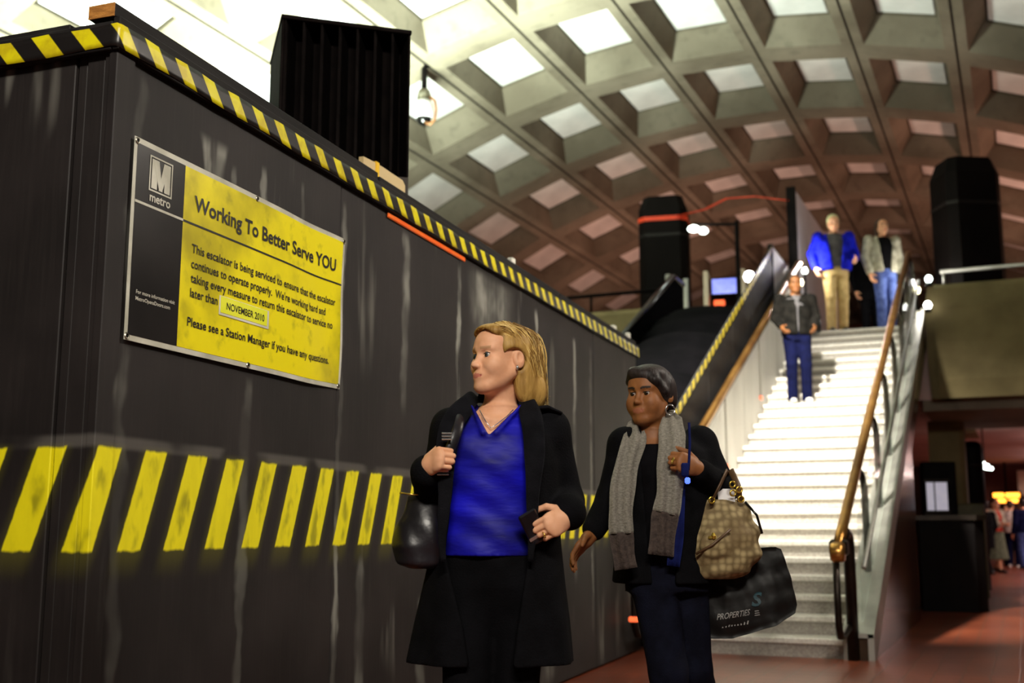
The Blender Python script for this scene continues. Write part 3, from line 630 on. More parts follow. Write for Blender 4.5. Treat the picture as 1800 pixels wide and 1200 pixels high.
# logo: framed M
def flat(name, poly, mat, off):
    vs_ = [bpt(y, z, off) for y, z in poly]; o = mesh_obj(name, vs_, [tuple(range(len(vs_)))], mat, ban); s_ = o.modifiers.new('solid', 'SOLIDIFY'); s_.thickness = .0006; return o
la, lb, lc, ld = .170, .286, 2.059, 2.175
for (a, b_, c_, d_) in ((la, lb, ld - .005, ld), (la, lb, lc, lc + .005), (la, la + .005, lc, ld), (lb - .005, lb, lc, ld)): flat('logo_frame', [(a, c_), (b_, c_), (b_, d_), (a, d_)], M['ban_white'], .003)
mw = [(0, 0), (.30, 0), (.30, .52), (.42, 0), (.58, 0), (.70, .52), (.70, 0), (1, 0), (1, 1), (.66, 1), (.5, .42), (.34, 1), (0, 1)]
def mpt(p): return (la + .011 + p[0] * (lb - la - .022), lc + .010 + p[1] * (ld - lc - .020))
for poly in ([0, 1, 2, 11, 12], [2, 3, 4, 10, 11], ): pass
for poly in ([(0, 0), (.30, 0), (.30, 1), (0, 1)], [(.70, 0), (1, 0), (1, 1), (.70, 1)], [(.05, 1), (.36, 1), (.60, 0), (.42, 0)], [(.95, 1), (.64, 1), (.40, 0), (.58, 0)]): flat('logo_letter', [mpt(p) for p in poly], M['ban_white'], .003)
for (y, z) in ((.106, 2.200), (.79, 2.201), (1.470, 2.200), (.104, 1.579), (.77, 1.578), (1.466, 1.579)):
    q = MB(); n = 16
    for (ra, rb, xa, xb) in ((.011, .009, 0, .003), (.009, .006, .003, .0025), (.006, .0055, .0025, -.002)):
        q.add([(xa, ra * math.cos(2 * PI * k / n), ra * math.sin(2 * PI * k / n)) for k in range(n)] + [(xb, rb * math.cos(2 * PI * k / n), rb * math.sin(2 * PI * k / n)) for k in range(n)], [(k, (k + 1) % n, n + (k + 1) % n, n + k) for k in range(n)])
    q.add([(.001, .006 * math.cos(2 * PI * k / n), .006 * math.sin(2 * PI * k / n)) for k in range(n)], [tuple(range(n))], 1)
    o = q.build('grommet', [M['grommet'], M['black_gloss']], ban); o.location = bpt(y, z, .0015)
# ---------------------------------------------------------------- things on the barricade roof
def bw(x, y, z): return BC + nb * x + db * y + Vector((0, 0, z))
vent = empty('vent_louvre_box', bw(-.57, 2.44, 2.494), R(41)); tag(vent, 'tall dark vent box with upright vanes standing on the barricade roof', 'vent box')
VW, VD, VH = .665, .62, 1.075
def vpart(name, a, b_, mat, bev=.004): q = MB(); q.box(a, b_, 0, bev); return q.build(name, mat, vent)
vpart('top_panel', (-VW / 2 - .004, -VD / 2 - .012, VH - .022), (VW / 2 + .004, VD / 2, VH), M['vent_edge']); vpart('base', (-VW / 2, -VD / 2, 0), (VW / 2, VD / 2, .28), M['vent_base'])
vpart('side_panel', (-VW / 2, -VD / 2, .28), (-VW / 2 + .012, VD / 2, VH - .022), M['vent_edge']); vpart('side_panel', (VW / 2 - .012, -VD / 2, .28), (VW / 2, VD / 2, VH - .022), M['vent_edge'])
vpart('back_panel', (-VW / 2 + .012, -.12, .28), (VW / 2 - .012, -.10, VH - .022), M['vent'])
for i in range(7):
    x = -VW / 2 + .012 + (VW - .024) * (i) / 7 + .003
    q = MB(); q.hexa([(x, -VD / 2 + .005, .28), (x + .010, -VD / 2 + .005, .28), (x + .080, -.12, .28), (x + .066, -.12, .28), (x, -VD / 2 + .005, VH - .022), (x + .010, -VD / 2 + .005, VH - .022), (x + .080, -.12, VH - .022), (x + .066, -.12, VH - .022)])
    q.build('vane', M['vent'], vent)
pl = empty('plywood_offcut', bw(-.115, 2.02, 2.602), BROT); tag(pl, 'pale plywood offcut with a yellow strap lying by the vent box', 'wood')
q = MB(); q.prism([(-.16, 0), (.30, 0), (.30, .105), (.27, .125), (-.02, .125), (-.16, .115)], -.012, .012, 'x'); q.build('board', M['plank'], pl)
q = MB(); q.box((-.016, -.035, -.001), (.016, .0, .130)); q.build('strap', M['yellow_strap'], pl)
q = MB(); q.box((-.05, .05, 0), (-.02, .26, .10)); q.build('batten', M['black_timber'], pl)
q = MB(); q.box((-.02, -.025, 0), (.02, .025, .055), 0, .006); o = q.build('white_block', M['white_tab']); o.location = bw(-.05, 3.76, 2.598); tag(o, 'small white block on the barricade rim above the blond woman', 'block')
q = MB(); q.box((-.02, -.03, 0), (.02, .03, .05), 0, .006); o = q.build('white_block', M['white_tab']); o.location = bw(-.05, 6.25, 2.598); tag(o, 'cream block near the far end of the barricade rim, larger', 'block')
q = MB(); q.box((-.02, -.02, 0), (.02, .02, .06), 0, .006); o = q.build('white_block', M['white_tab']); o.location = bw(-.04, 6.7, 2.598); tag(o, 'cream block at the last corner of the barricade rim', 'block')
# dome camera hanging from a vault rib
dc = empty('dome_camera', (-8.43, 15.5, 7.42)); tag(dc, 'white security dome camera hanging from the vault beside the vent box', 'camera')
q = MB(); q.tube([(0, 0, .58), (0, 0, 1.02)], .05, 12)
for a in range(4): q.tube([(0, 0, .95), (.10 * math.cos(a * PI / 2 + .5), .10 * math.sin(a * PI / 2 + .5), 1.05)], .022, 8)
q.build('hanger', M['dark'], dc)
q = MB(); q.lathe([(.04, .62), (.09, .60), (.115, .52), (.115, .42), (.105, .40)], n=24); q.build('collar', M['grommet'], dc, True)
q = MB(); q.lathe([(.11, .42), (.145, .36), (.155, .25), (.15, .16), (.13, .13)], n=28); q.build('housing', M['white_plastic'], dc, True)
q = MB(); q.lathe([(.128, .14), (.118, .08), (.085, .03), (.04, .006), (.005, 0)], n=28); q.build('dome', M['black_gloss'], dc, True)
q = MB(); q.tube([(.10, 0, .48), (.19, .02, .40), (.215, .02, .25), (.20, 0, .08), (.13, -.02, .0), (.06, -.04, .03)], .024, 10); q.build('cable', M['cable'], dc, True)
# ---------------------------------------------------------------- stairs
NS, RH, TD, YS = 26, .148, .30, 9.35
XL, XR = -2.86, -1.33
nz = lambda y: RH + (y - YS) * RH / TD      # height of the nosing line
ytop = YS + (NS - 1) * TD
stair = empty('staircase', (0, 0, 0)); tag(stair, 'bright granite staircase climbing to the mezzanine', 'staircase', kind=None)
for i in range(NS):
    y = YS + i * TD; z = (i + 1) * RH
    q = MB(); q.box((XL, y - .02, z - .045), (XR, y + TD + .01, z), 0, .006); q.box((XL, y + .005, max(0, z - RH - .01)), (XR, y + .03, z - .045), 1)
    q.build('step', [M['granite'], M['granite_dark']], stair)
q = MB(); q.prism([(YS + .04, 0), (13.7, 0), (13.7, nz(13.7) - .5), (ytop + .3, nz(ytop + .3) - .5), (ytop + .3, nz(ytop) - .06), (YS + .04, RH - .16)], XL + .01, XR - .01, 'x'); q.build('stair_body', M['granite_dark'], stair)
# ---- right balustrade
br = empty('right_balustrade', (0, 0, 0)); br.name = 'stair_balustrade'; tag(br, 'bronze railing with glass panels on the open right side of the stairs', 'railing')
XB = -1.25
def rl(y, h, x=XB): return (x, y, nz(y) + h)
q = MB(); q.prism([(YS - .05, 0), (13.75, 0), (13.75, nz(13.75) - .45), (ytop + .4, nz(ytop + .4) - .45), (ytop + .4, nz(ytop + .4) - .05), (YS - .05, .16)], XR + .035, -1.10, 'x'); q.build('side_wall', M['stone_side'], br)
q = MB()
for x0, x1 in ((XR + .004, XR + .034), (-1.14, -1.094)):
    q.prism([(YS - .06, 0), (YS + .10, 0), (ytop + .4, nz(ytop + .4) - .05), (ytop + .4, nz(ytop + .4) + .11), (YS - .06, .20)], x0, x1, 'x')
q.prism([(YS - .06, .17), (ytop + .4, nz(ytop + .4) + .05), (ytop + .4, nz(ytop + .4) + .08), (YS - .06, .20)], XR, -1.10, 'x'); q.build('stringer_trim', M['steel'], br)
q = MB(); q.tube([rl(8.72, 1.02), rl(9.0, 1.03), rl(YS + .1, 1.035), rl(ytop, 1.035), rl(ytop + .25, .98)], .042, 14); q.build('handrail', M['bronze'], br, True)
q = MB(); q.lathe([(.062, -.05), (.075, -.03), (.075, .03), (.062, .05)], n=20); o = q.build('rail_end', M['bronze'], br, True); o.location = rl(8.70, 1.0); o.rotation_euler = (0, R(90), 0)
q = MB(); q.tube([(XB, 9.30, 0), (XB, 9.30, .86), (XB, 9.26, .94), (XB, 9.12, .97), (XB, 8.80, .90)], .045, 12); q.build('newel_post', M['bronze_dark'], br, True)
q = MB(); q.tube([(XB - .02, 8.72, .84), (XB - .02, 8.73, .30), (XB - .02, 8.78, .22), (XB - .02, 8.95, .21), (XB - .02, 9.28, .25)], .026, 10); q.build('end_loop', M['bronze_dark'], br, True)
q = MB(); q.box((XB - .07, 8.74, .80), (XB + .06, 8.90, .92), 0, .02); q.build('rail_bracket', M['bronze_dark'], br)
y = 10.2; gy = [YS + .02]
while y < ytop + .3:
    q = MB(); q.tube([(XB + .03, y, nz(y) + .05), (XB + .03, y, nz(y) + .78), (XB + .02, y - .06, nz(y) + .88), (XB, y - .16, nz(y) + .935)], .030, 10); q.build('baluster', M['bronze_dark'], br, True); gy.append(y); y += 1.12
q = MB(); q.tube([rl(9.35, .55, XB + .10), rl(ytop + .3, .55, XB + .10)], .020, 8); q.build('mid_rail', M['steel'], br, True)
for a, c_ in zip(gy[:-1], gy[1:]):
    q = MB(); q.prism([(a + .05, nz(a + .05) + .10), (c_ - .05, nz(c_ - .05) + .10), (c_ - .05, nz(c_ - .05) + .90), (a + .05, nz(a + .05) + .90)], XB + .055, XB + .067, 'x'); q.build('glass_panel', M['glass'], br)
# ---- left side: steel panels, handrail, inclined taped hoarding
bl = empty('stair_side_rail', (0, 0, 0)); tag(bl, 'pale steel side panels with a bronze handrail on the left side of the stairs', 'railing')
y = YS - .05; k = 0
while y < ytop + .2:
    y2 = min(y + .95, ytop + .2)
    q = MB(); q.prism([(y + .006, max(0, nz(y) - .30)), (y2 - .006, nz(y2) - .30), (y2 - .006, nz(y2) + .92), (y + .006, nz(y) + .92)], XL - .03, XL - .004, 'x'); q.build('side_panel', M['wall_panel'], bl)
    if k % 2 == 1:
        q = MB(); q.box((XL - .004, y - .05, nz(y) + .10), (XL + .016, y + .05, nz(y) + .15), 0, .006); q.build('red_marker', M['red_glow'], bl)
        q = MB(); q.box((XL - .004, y - .012, nz(y) + .15), (XL + .008, y + .012, nz(y) + .92)); q.build('panel_joint', M['steel'], bl)
    y = y2; k += 1
q = MB(); q.tube([(XL + .06, 9.2, nz(9.2) + 1.0), (XL + .06, YS + .2, nz(YS + .2) + 1.05), (XL + .06, ytop, nz(ytop) + 1.05), (XL + .06, ytop + .2, nz(ytop + .2) + .98)], .042, 14); q.build('handrail', M['bronze'], bl, True)
q = MB(); q.prism([(9.2, nz(9.2) + .9), (ytop + .2, nz(ytop + .2) + .9), (ytop + .2, nz(ytop + .2) + 1.0), (9.2, nz(9.2) + 1.0)], XL - .02, XL + .03, 'x'); q.build('rail_bracket', M['bronze_dark'], bl)
XG = XL + .06
q = MB(); q.tube([(XG, 9.30, 0), (XG, 9.30, .86), (XG, 9.26, .94), (XG, 9.12, .97), (XG, 8.80, .90)], .045, 12); q.build('newel_post', M['bronze_dark'], bl, True)
q = MB(); q.tube([(XG, 9.2, nz(9.2) + 1.0), (XG, 8.72, .90)], .042, 12); q.build('handrail_end', M['bronze'], bl, True)
q = MB(); q.tube([(XG - .02, 8.72, .84), (XG - .02, 8.73, .26), (XG - .02, 8.78, .18), (XG - .02, 8.95, .17), (XG - .02, 9.28, .21)], .030, 10); q.build('end_loop', M['bronze_dark'], bl, True)
for (y_, z_) in ((8.72, .30), (9.29, .36)): q = MB(); q.box((XG - .058, y_ - .035, z_ - .020), (XG + .018, y_ + .035, z_ + .020), 0, .008); q.build('orange_marker', M['red_glow'], bl)
hd = empty('escalator_hoarding', (0, 0, 0)); tag(hd, 'dark inclined hoarding edged with hazard tape between escalator and stairs', 'barricade')
HX = -2.95
top = lambda y: 2.25 + (y - 10.76) * .5437
yb = [9.42, 10.6, 11.8, 13.0, 14.2, 15.63]
for a, c_ in zip(yb[:-1], yb[1:]):
    q = MB(); q.prism([(a + .004, max(0, nz(a) - .35)), (c_ - .004, nz(c_) - .35), (c_ - .004, top(c_)), (a + .004, top(a))], HX - .02, HX, 'x'); q.build('hoarding_sheet', M['black_timber'], hd)
q = MB(); q.prism([(15.634, 3.0), (17.35, 3.0), (17.35, 4.82), (15.634, top(15.63))], HX - .02, HX, 'x'); q.build('grey_sheet', M['grey_board'], hd)
q = MB(); q.prism([(15.60, 3.0), (15.634, 3.0), (15.634, top(15.63) + .03), (15.60, top(15.60) + .03)], HX - .06, HX + .01, 'x'); q.build('end_post', M['black_timber'], hd)
# taped edge
def tstrip(y0, y1, n):
    vs_ = []
    for i in range(n + 1):
        y = y0 + (y1 - y0) * i / n
        for j in range(3): vs_.append((HX + .004, y, top(y) - .085 + j * .042))
    fs = [(i * 3 + j, i * 3 + 3 + j, i * 3 + 4 + j, i * 3 + 1 + j) for i in range(n) for j in range(2)]
    o = mesh_obj('hazard_tape', vs_, fs, M['tape_diag'], hd); s_ = o.modifiers.new('solid', 'SOLIDIFY'); s_.thickness = .002
t = NT('hazard_tape_slope', .4, .5)
qv = t.mth('FRACT', t.mth('DIVIDE', t.y, .17)); M['tape_diag'] = t.done(t.mix(t.mth('GREATER_THAN', qv, .45), lin(40, 36, 22), lin(212, 190, 40)))
tstrip(9.42, 15.6, 40)
hw = empty('mezzanine_hoarding', (0, 0, 0)); tag(hw, 'tall pale grey hoarding wall beside the head of the stairs', 'barricade')
for i in range(4):
    q = MB(); q.box((-2.94, 17.42 + i * 1.22, MZ), (-2.90, 17.42 + i * 1.22 + 1.215, 6.20), 0, .004); q.build('hoarding_sheet', M['grey_board'], hw)
q = MB(); q.box((-3.03, 17.36, MZ), (-2.89, 17.418, 6.24)); q.build('end_post', M['dark'], hw)
# ---------------------------------------------------------------- escalator behind the hoarding, mezzanine furniture
es = empty('escalator', (0, 0, 0)); tag(es, 'black covered escalator climbing behind the barricade', 'escalator')
q = MB(); q.prism([(9.6, 0), (16.8, 0), (16.8, MZ), (16.2, MZ), (9.6, .55)], -4.62, -3.05, 'x'); q.build('truss', M['dark'], es)
for x in (-4.60, -3.12):
    q = MB(); q.prism([(9.6, .5), (16.8, MZ - .05), (16.8, MZ + .80), (16.3, MZ + .86), (9.6, 1.20)], x, x + .05, 'x'); q.build('balustrade', M['tarp'], es)
    q = MB(); q.tube([(x + .025, 9.6, 1.22), (x + .025, 16.3, MZ + .89), (x + .025, 16.85, MZ + .87)], .045, 10); q.build('handrail', M['black_gloss'], es, True)
f = Field((-4.7, 10.2, 1.2), (-3.0, 15.8, 4.0), .05)
for i in range(14):
    y = 10.8 + i * .35; f.ell((-3.85 + .05 * math.sin(i * 2.1), y, nz(y) + .68 + .05 * math.sin(i * 1.7)), (.70, .42, .30 + .05 * math.sin(i * 2.9)), .15)
P_, F_ = f.mesh(); fast_mesh('tarp', P_, F_, M['tarp'], es)
def pylon(x, y, z0, z1, w_, d_, rz, lab, band=None):
    r = empty('lamp_pylon', (x, y, z0), rz); tag(r, lab, 'pylon'); h = z1 - z0
    c = .12; oc = [(-w_ / 2 + c, -d_ / 2), (w_ / 2 - c, -d_ / 2), (w_ / 2, -d_ / 2 + c), (w_ / 2, d_ / 2 - c), (w_ / 2 - c, d_ / 2), (-w_ / 2 + c, d_ / 2), (-w_ / 2, d_ / 2 - c), (-w_ / 2, -d_ / 2 + c)]
    q = MB(); q.prism(oc, 0, h - .25); q.build('shaft', M['pylon'], r)
    q = MB(); n = 8; o2 = [(a * .80, b_ * .80) for a, b_ in oc]; vs_ = [(a, b_, h - .25) for a, b_ in oc] + [(a, b_, h) for a, b_ in o2]
    q.add(vs_, [(i, (i + 1) % n, n + (i + 1) % n, n + i) for i in range(n)] + [tuple(range(n, 2 * n))]); q.build('head', M['pylon'], r)
    q = MB(); q.prism([(a * 1.012, b_ * 1.012) for a, b_ in oc], h - .75, h - .70); q.build('reveal', M['pylon_band'], r)
    if band:
        q = MB(); q.prism([(a * 1.02, b_ * 1.02) for a, b_ in oc], band - z0 - .04, band - z0 + .04); q.build('red_tape', M['red_tape'], r)
    return r
pylon(-5.55, 19.3, MZ, 6.85, .86, .74, R(10), 'dark brown pylon with red tape round it on the left mezzanine', 6.42)
pylon(-.48, 18.2, MZ, 6.55, .86, .74, R(30), 'dark brown pylon standing behind the right parapet')
q = MB(); q.tube([(-5.2, 18.92, 6.42), (-4.6, 18.5, 6.36), (-4.15, 18.2, 6.42), (-3.6, 17.8, 6.28), (-2.98, 17.38, 6.02)], .035, 8, 0, .25); o = q.build('warning_tape', M['red_tape'], None, True); tag(o, 'red warning tape stretched from the pylon to the hoarding post', 'tape')
# work light on a mast
wl = empty('work_light', (-4.42, 17.6, MZ)); tag(wl, 'twin bulb work light on a thin mast beside the taped pylon', 'lamp')
q = MB(); q.tube([(.55, .0, 0), (.55, .0, 2.0)], .035, 10); q.tube([(.55, 0, 1.95), (-.15, 0, 2.02)], .025, 8); q.tube([(.35, .1, 0), (.55, 0, .35)], .02, 6); q.tube([(.75, .1, 0), (.55, 0, .35)], .02, 6); q.tube([(.55, -.2, 0), (.55, 0, .35)], .02, 6); q.build('mast', M['dark'], wl)
for (x, z, s_) in ((-.14, 1.93, 1.0), (.02, 1.88, .8)):
    q = MB(); q.lathe([(.02, -.05), (.075 * s_, -.03), (.095 * s_, 0), (.075 * s_, .04), (.03, .06)], (x, -.05, z), 16); q.build('bulb', M['bulb_green'], wl, True)
def lamp(name, loc, r, mat, lab, stem, cat='lamp', watt=0):
    t_ = empty(name, loc); tag(t_, lab, cat)
    if watt:
        l = bpy.data.lights.new('bulb_light', 'POINT'); l.energy = watt; l.shadow_soft_size = r; l.color = (1, .96, .9); o = bpy.data.objects.new('bulb_light', l); col.objects.link(o); o.location = (loc[0], loc[1] + .0, loc[2] + r + .06)
    q = MB(); q.lathe([(.01, -r), (r * .7, -r * .75), (r, 0), (r * .7, r * .75), (.02, r)], n=18); q.build('bulb', mat, t_, True)
    q = MB(); q.tube([(0, 0, -r * .8), (0, .02, -r - stem)], .018, 8); q.lathe([(.05, -r - stem), (.05, -r - stem + .02), (.02, -r - stem + .05)], n=12); q.build('holder', M['dark'], t_)
lamp('bulkhead_lamp', (-3.56, 16.95, 4.78), .085, M['bulb'], 'bright white floodlight bulb behind the apex of the hoarding', .82)
lamp('bulkhead_lamp', (-2.72, 16.9, 4.78), .045, M['bulb_green'], 'small cool bulb at the head of the left handrail', .85, watt=38)
lamp('bulkhead_lamp', (-2.78, 16.75, 4.58), .06, M['bulb_warm'], 'warm bulb just under the head of the left handrail', .75)
lamp('bulkhead_lamp', (-1.00, 16.98, 4.52), .05, M['bulb_green'], 'cool bulb on the right parapet corner below the pylon', .05)
lamp('bulkhead_lamp', (-1.20, 17.32, 4.44), .06, M['bulb_warm'], 'warm bulb at the head of the right handrail', .48, watt=25)
lamp('bulkhead_lamp', (-1.02, 16.76, 4.10), .055, M['bulb'], 'white bulb on the face of the right parapet end', .04)
# chrome guard rail above the right parapet
gr = empty('guard_rail', (0, 0, 4.43)); tag(gr, 'chrome guard rail on top of the right mezzanine parapet', 'railing')
q = MB(); q.tube([(-.85, 17.12, .21), (8.1, 17.12, .21)], .03, 10); q.build('top_rail', M['steel'], gr, True)
for i in range(7):
    q = MB(); q.tube([(-.8 + i * 1.3, 17.12, 0), (-.8 + i * 1.3, 17.12, .20)], .022, 8); q.build('rail_post', M['steel'], gr, True)
gl = empty('guard_rail', (0, 0, 4.43)); tag(gl, 'dark guard rail on top of the left mezzanine parapet', 'railing')
q = MB(); q.tube([(-11.9, 17.12, .30), (-4.75, 17.12, .30)], .03, 10); q.build('top_rail', M['dark'], gl, True)
for i in range(6):
    q = MB(); q.tube([(-11.5 + i * 1.33, 17.12, 0), (-11.5 + i * 1.33, 17.12, .30)], .022, 8); q.build('rail_post', M['dark'], gl, True)
# pipes by the escalator
for i, (x, h) in enumerate(((-5.05, 1.25), (-4.9, 1.05), (-4.75, 1.15))):
    q = MB(); q.tube([(x, 17.7, MZ), (x, 17.7, MZ + h)], .045, 10); q.lathe([(.07, 0), (.07, .03), (.045, .05)], (x, 17.7, MZ), 12); o = q.build('steel_bollard', M['steel'], None, True)
    tag(o, ['tallest of three steel bollards by the escalator head', 'shortest steel bollard of the three by the escalator head', 'steel bollard nearest the escalator head'][i], 'bollard', 'steel bollards by the escalator head')
# display rack
dr = empty('display_rack', (-4.42, 19.0, MZ), R(8)); tag(dr, 'cream shelf rack with a glowing blue screen beyond the escalator', 'shelf')
q = MB(); q.box((-.34, -.2, 0), (-.26, .2, 1.50)); q.build('upright', M['cream'], dr)
q = MB(); q.box((.30, -.2, 0), (.36, .2, 1.50)); q.build('upright', M['cream'], dr)
for z in (.30, .62, .80): q = MB(); q.box((-.26, -.2, z), (.30, .2, z + .05)); q.build('shelf', M['cream'], dr)
q = MB(); q.box((-.26, .16, 0), (.30, .2, 1.4)); q.build('back', M['dark'], dr)
sc_ = MB(); sc_.box((-.22, -.14, 1.08), (.28, -.05, 1.38), 0, .01); so = sc_.build('screen_housing', M['dark'], dr); q = MB(); q.box((-.20, -.143, 1.10), (.26, -.1405, 1.36)); q.build('screen', M['screen'], so)
q = MB(); q.box((-.18, -.12, .86), (.0, .0, 1.0), 0, .01); q.build('red_packet', M['red_glow'], dr)
# ---------------------------------------------------------------- below the right mezzanine
pr = MB(); pr.prism([(-1.27, 19.0), (-.82, 19.0), (-.75, 19.07), (-.75, 19.6), (-1.27, 19.6)], 0, 2.66); o = pr.build('concrete_pier', M['parapet']); tag(o, 'concrete pier under the mezzanine beside the stairs', 'pillar', kind='structure')
kc = empty('map_case', (-1.10, 16.75, 0), R(14)); tag(kc, 'dark upright map case with a lit window beside the stair wall', 'sign')
q = MB(); q.box((-.14, -.10, 0), (.30, .12, 1.90), 0, .015); q.build('case', M['dark'], kc)
for (x0, x1) in ((-.10, -.005), (.015, .17)):
    q = MB(); q.box((x0, -.108, 1.24), (x1, -.101, 1.62)); q.build('lit_pane', M['window_lit'], kc)
q = MB(); q.box((-.13, -.112, 1.20), (.20, -.102, 1.235)); q.box((-.13, -.112, 1.625), (.20, -.102, 1.66)); q.build('frame', M['bronze_dark'], kc)
kk = empty('station_kiosk', (-.90, 15.55, 0), R(8)); tag(kk, 'low dark kiosk counter in the shade beside the stairs', 'kiosk')
q = MB(); q.prism([(-.34, -.45), (.30, -.45), (.42, -.30), (.42, .45), (-.34, .45)], 0, 1.10); q.build('body', M['dark'], kk)
q = MB(); q.prism([(-.38, -.50), (.32, -.50), (.46, -.32), (.46, .48), (-.38, .48)], 1.10, 1.16); q.build('counter', M['bronze_dark'], kk)
for i in range(3): q = MB(); q.box((-.32 + i * .21, -.462, .15), (-.13 + i * .21, -.448, .98)); q.build('panel', M['pylon'], kk)
pyl = empty('lamp_pylon', (-.70, 20.6, 0)); tag(pyl, 'short round black pylon behind the kiosk under the mezzanine', 'pylon')
q = MB(); q.lathe([(.17, 0), (.17, 2.30), (.15, 2.40), (.08, 2.44)], n=20); q.build('shaft', M['pylon'], pyl, True); q = MB(); q.lathe([(.174, 2.02), (.174, 2.05)], n=20); q.build('ring', M['bronze_dark'], pyl, True)
q = MB(); q.box((-.30, -.15, 0), (.22, .15, 1.36), 0, .02); o = q.build('fare_machine', M['kiosk_green']); o.location = (-.72, 18.2, 0); tag(o, 'olive fare machine behind the dark kiosk', 'machine')
tl = empty('tube_light', (-.62, 22.6, 2.10), R(20)); tag(tl, 'cluster of three lit tubes hanging beside the black pylon', 'lamp')
for i in range(3):
    q = MB(); q.tube([(-.10 + i * .07, -.05, .10 - i * .055), (.06 + i * .07, .05, .09 - i * .055)], .030, 10); q.build('tube', M['bulb_green'], tl, True)
q = MB(); q.tube([(.05, 0, .1), (.05, 0, .71)], .012, 6); q.tube([(-.08, .02, .13), (.2, .06, .02)], .012, 6); q.build('hanger', M['dark'], tl)
ld = empty('departure_sign', (-.36, 34.8, 1.72)); tag(ld, 'glowing orange departure board above the crowd', 'sign')
q = MB(); q.box((-.40, -.06, -.06), (.40, .06, .30), 0, .02); q.build('housing', M['dark'], ld); q = MB(); q.tube([(0, 0, .3), (0, 0, 1.1)], .03, 8); q.build('hanger', M['dark'], ld)
for i, (x0, x1, z0, z1) in enumerate(((-.34, -.06, .13, .25), (-.02, .34, .13, .25), (-.32, -.02, -.02, .09), (.04, .30, -.02, .09))): q = MB(); q.box((x0, -.066, z0), (x1, -.061, z1)); q.build('led_row', M['led'], ld)
q = MB(); q.box((-.05, 35.0, 1.90), (3.0, 35.06, 2.6), 0, .01); o = q.build('wall_board', M['cream']); tag(o, 'pale board on the far wall above the crowd', 'board')
# ---------------------------------------------------------------- light fixtures
def trough(name, x, y, z0, z1, wx, wy, lab):
    t_ = empty(name, (x, y, z0)); tag(t_, lab, 'lamp')
    q = MB(); q.box((-wx / 2, -wy / 2, 0), (wx / 2, wy / 2, max(.04, z1 - z0 - .14))); q.build('base', M['concrete'], t_)
    q = MB(); h0, h1 = max(.04, z1 - z0 - .14), z1 - z0 + .02
    for a, b_ in (((-wx / 2, -wy / 2, h0), (-wx / 2 + .05, wy / 2, h1)), ((wx / 2 - .05, -wy / 2, h0), (wx / 2, wy / 2, h1)), ((-wx / 2, -wy / 2, h0), (wx / 2, -wy / 2 + .05, h1)), ((-wx / 2, wy / 2 - .05, h0), (wx / 2, wy / 2, h1))): q.box(a, b_)
    q.build('rim', M['steel'], t_)
trough('uplight_trough', -8.0, 11.2, 0, 3.3, 1.7, 5.8, 'long upward light trough on the platform behind the barricade')
trough('uplight_trough', -7.5, 27.5, MZ, 4.25, .9, 9.3, 'long upward light trough on the left mezzanine')
trough('uplight_trough', 2.4, 26.0, MZ, 4.25, .9, 9.3, 'long upward light trough on the right mezzanine')
def pendant(x, y, z, wx, wy, lab, rod=4.0):
    t_ = empty('pendant_light', (x, y, z)); tag(t_, lab, 'lamp')
    q = MB(); q.box((-wx / 2, -wy / 2, .03), (wx / 2, wy / 2, .12 if wx > 1 else .09), 0, .02); q.build('housing', M['steel'], t_)
    q = MB(); q.tube([(-wx * .4, 0, .12), (-wx * .4, 0, rod)], .012, 6); q.tube([(wx * .4, 0, .12), (wx * .4, 0, rod)], .012, 6); q.build('rods', M['dark'], t_)
pendant(.6, -1.0, 4.62, 2.6, .7, 'added long pendant housing the unseen fill light behind the viewer')  # housing added to carry the front fill light
pendant(2.06, 7.0, 4.84, 2.2, .7, 'added long pendant housing the fill light over the right of the hall')  # housing added to carry the right fill light
pendant(1.2, 24.5, 2.43 - .03, .24, 4.2, 'linear light hanging under the mezzanine near the kiosk', .41); pendant(1.2, 31.0, 2.43 - .03, .24, 5.2, 'linear light hanging under the far end of the mezzanine', .41)
fl = empty('floodlight', (-2.28, 8.62, 6.75)); tag(fl, 'floodlight hung from the vault above the foot of the stairs', 'lamp')
q = MB(); q.lathe([(.16, -.10), (.17, -.08), (.10, .12), (.03, .16)], n=20); o = q.build('shade', M['dark'], fl, True); o.rotation_euler = (R(45), 0, 0)
q = MB(); q.tube([(0, 0, .1), (0, 0, 2.1)], .015, 6); q.build('rod', M['dark'], fl)
# ---------------------------------------------------------------- people
def ring(parent, c, r, mat, n=14, tr=.0014, Mx=None, name='ring'):
    Mx = np.eye(3) if Mx is None else Mx; q = MB()
    q.tube([np.array(c) + Mx @ np.array((r * math.cos(2 * PI * k / n), r * math.sin(2 * PI * k / n), 0)) for k in range(n + 1)], tr, 6, cap=False); return q.build(name, mat, parent, True)
def build(f, name, mats, parent, it=0, midx=None):
    P_, F_ = f.mesh()
    if it: P_ = smooth_pts(P_, F_, it)
    return fast_mesh(name, P_, F_, mats, parent, midx), P_, F_
def shoe(parent, ankle, yaw, mat, heel=.0):
    f = Field((-.07, -.24, -.02), (.07, .10, .14), .008); f.cone((0, .02, .045), (0, -.10, .035), .040, .038, 0); f.ell((0, -.13, .028), (.040, .075, .028), .03); f.ell((0, .03, .05), (.034, .05, .05), .03); f.cone((0, .02, .06), (0, .02, .12), .036, .034, .02)
    f.fun(lambda X, Y, Z: Z - .004 + 0 * X + 0 * Y, (-.1, -.3, -.1), (.1, .2, .004), 0, 's')
    P_, F_ = f.mesh(); o = fast_mesh('shoe', P_, F_, mat, parent); o.location = ankle; o.rotation_euler = (0, 0, yaw); return o
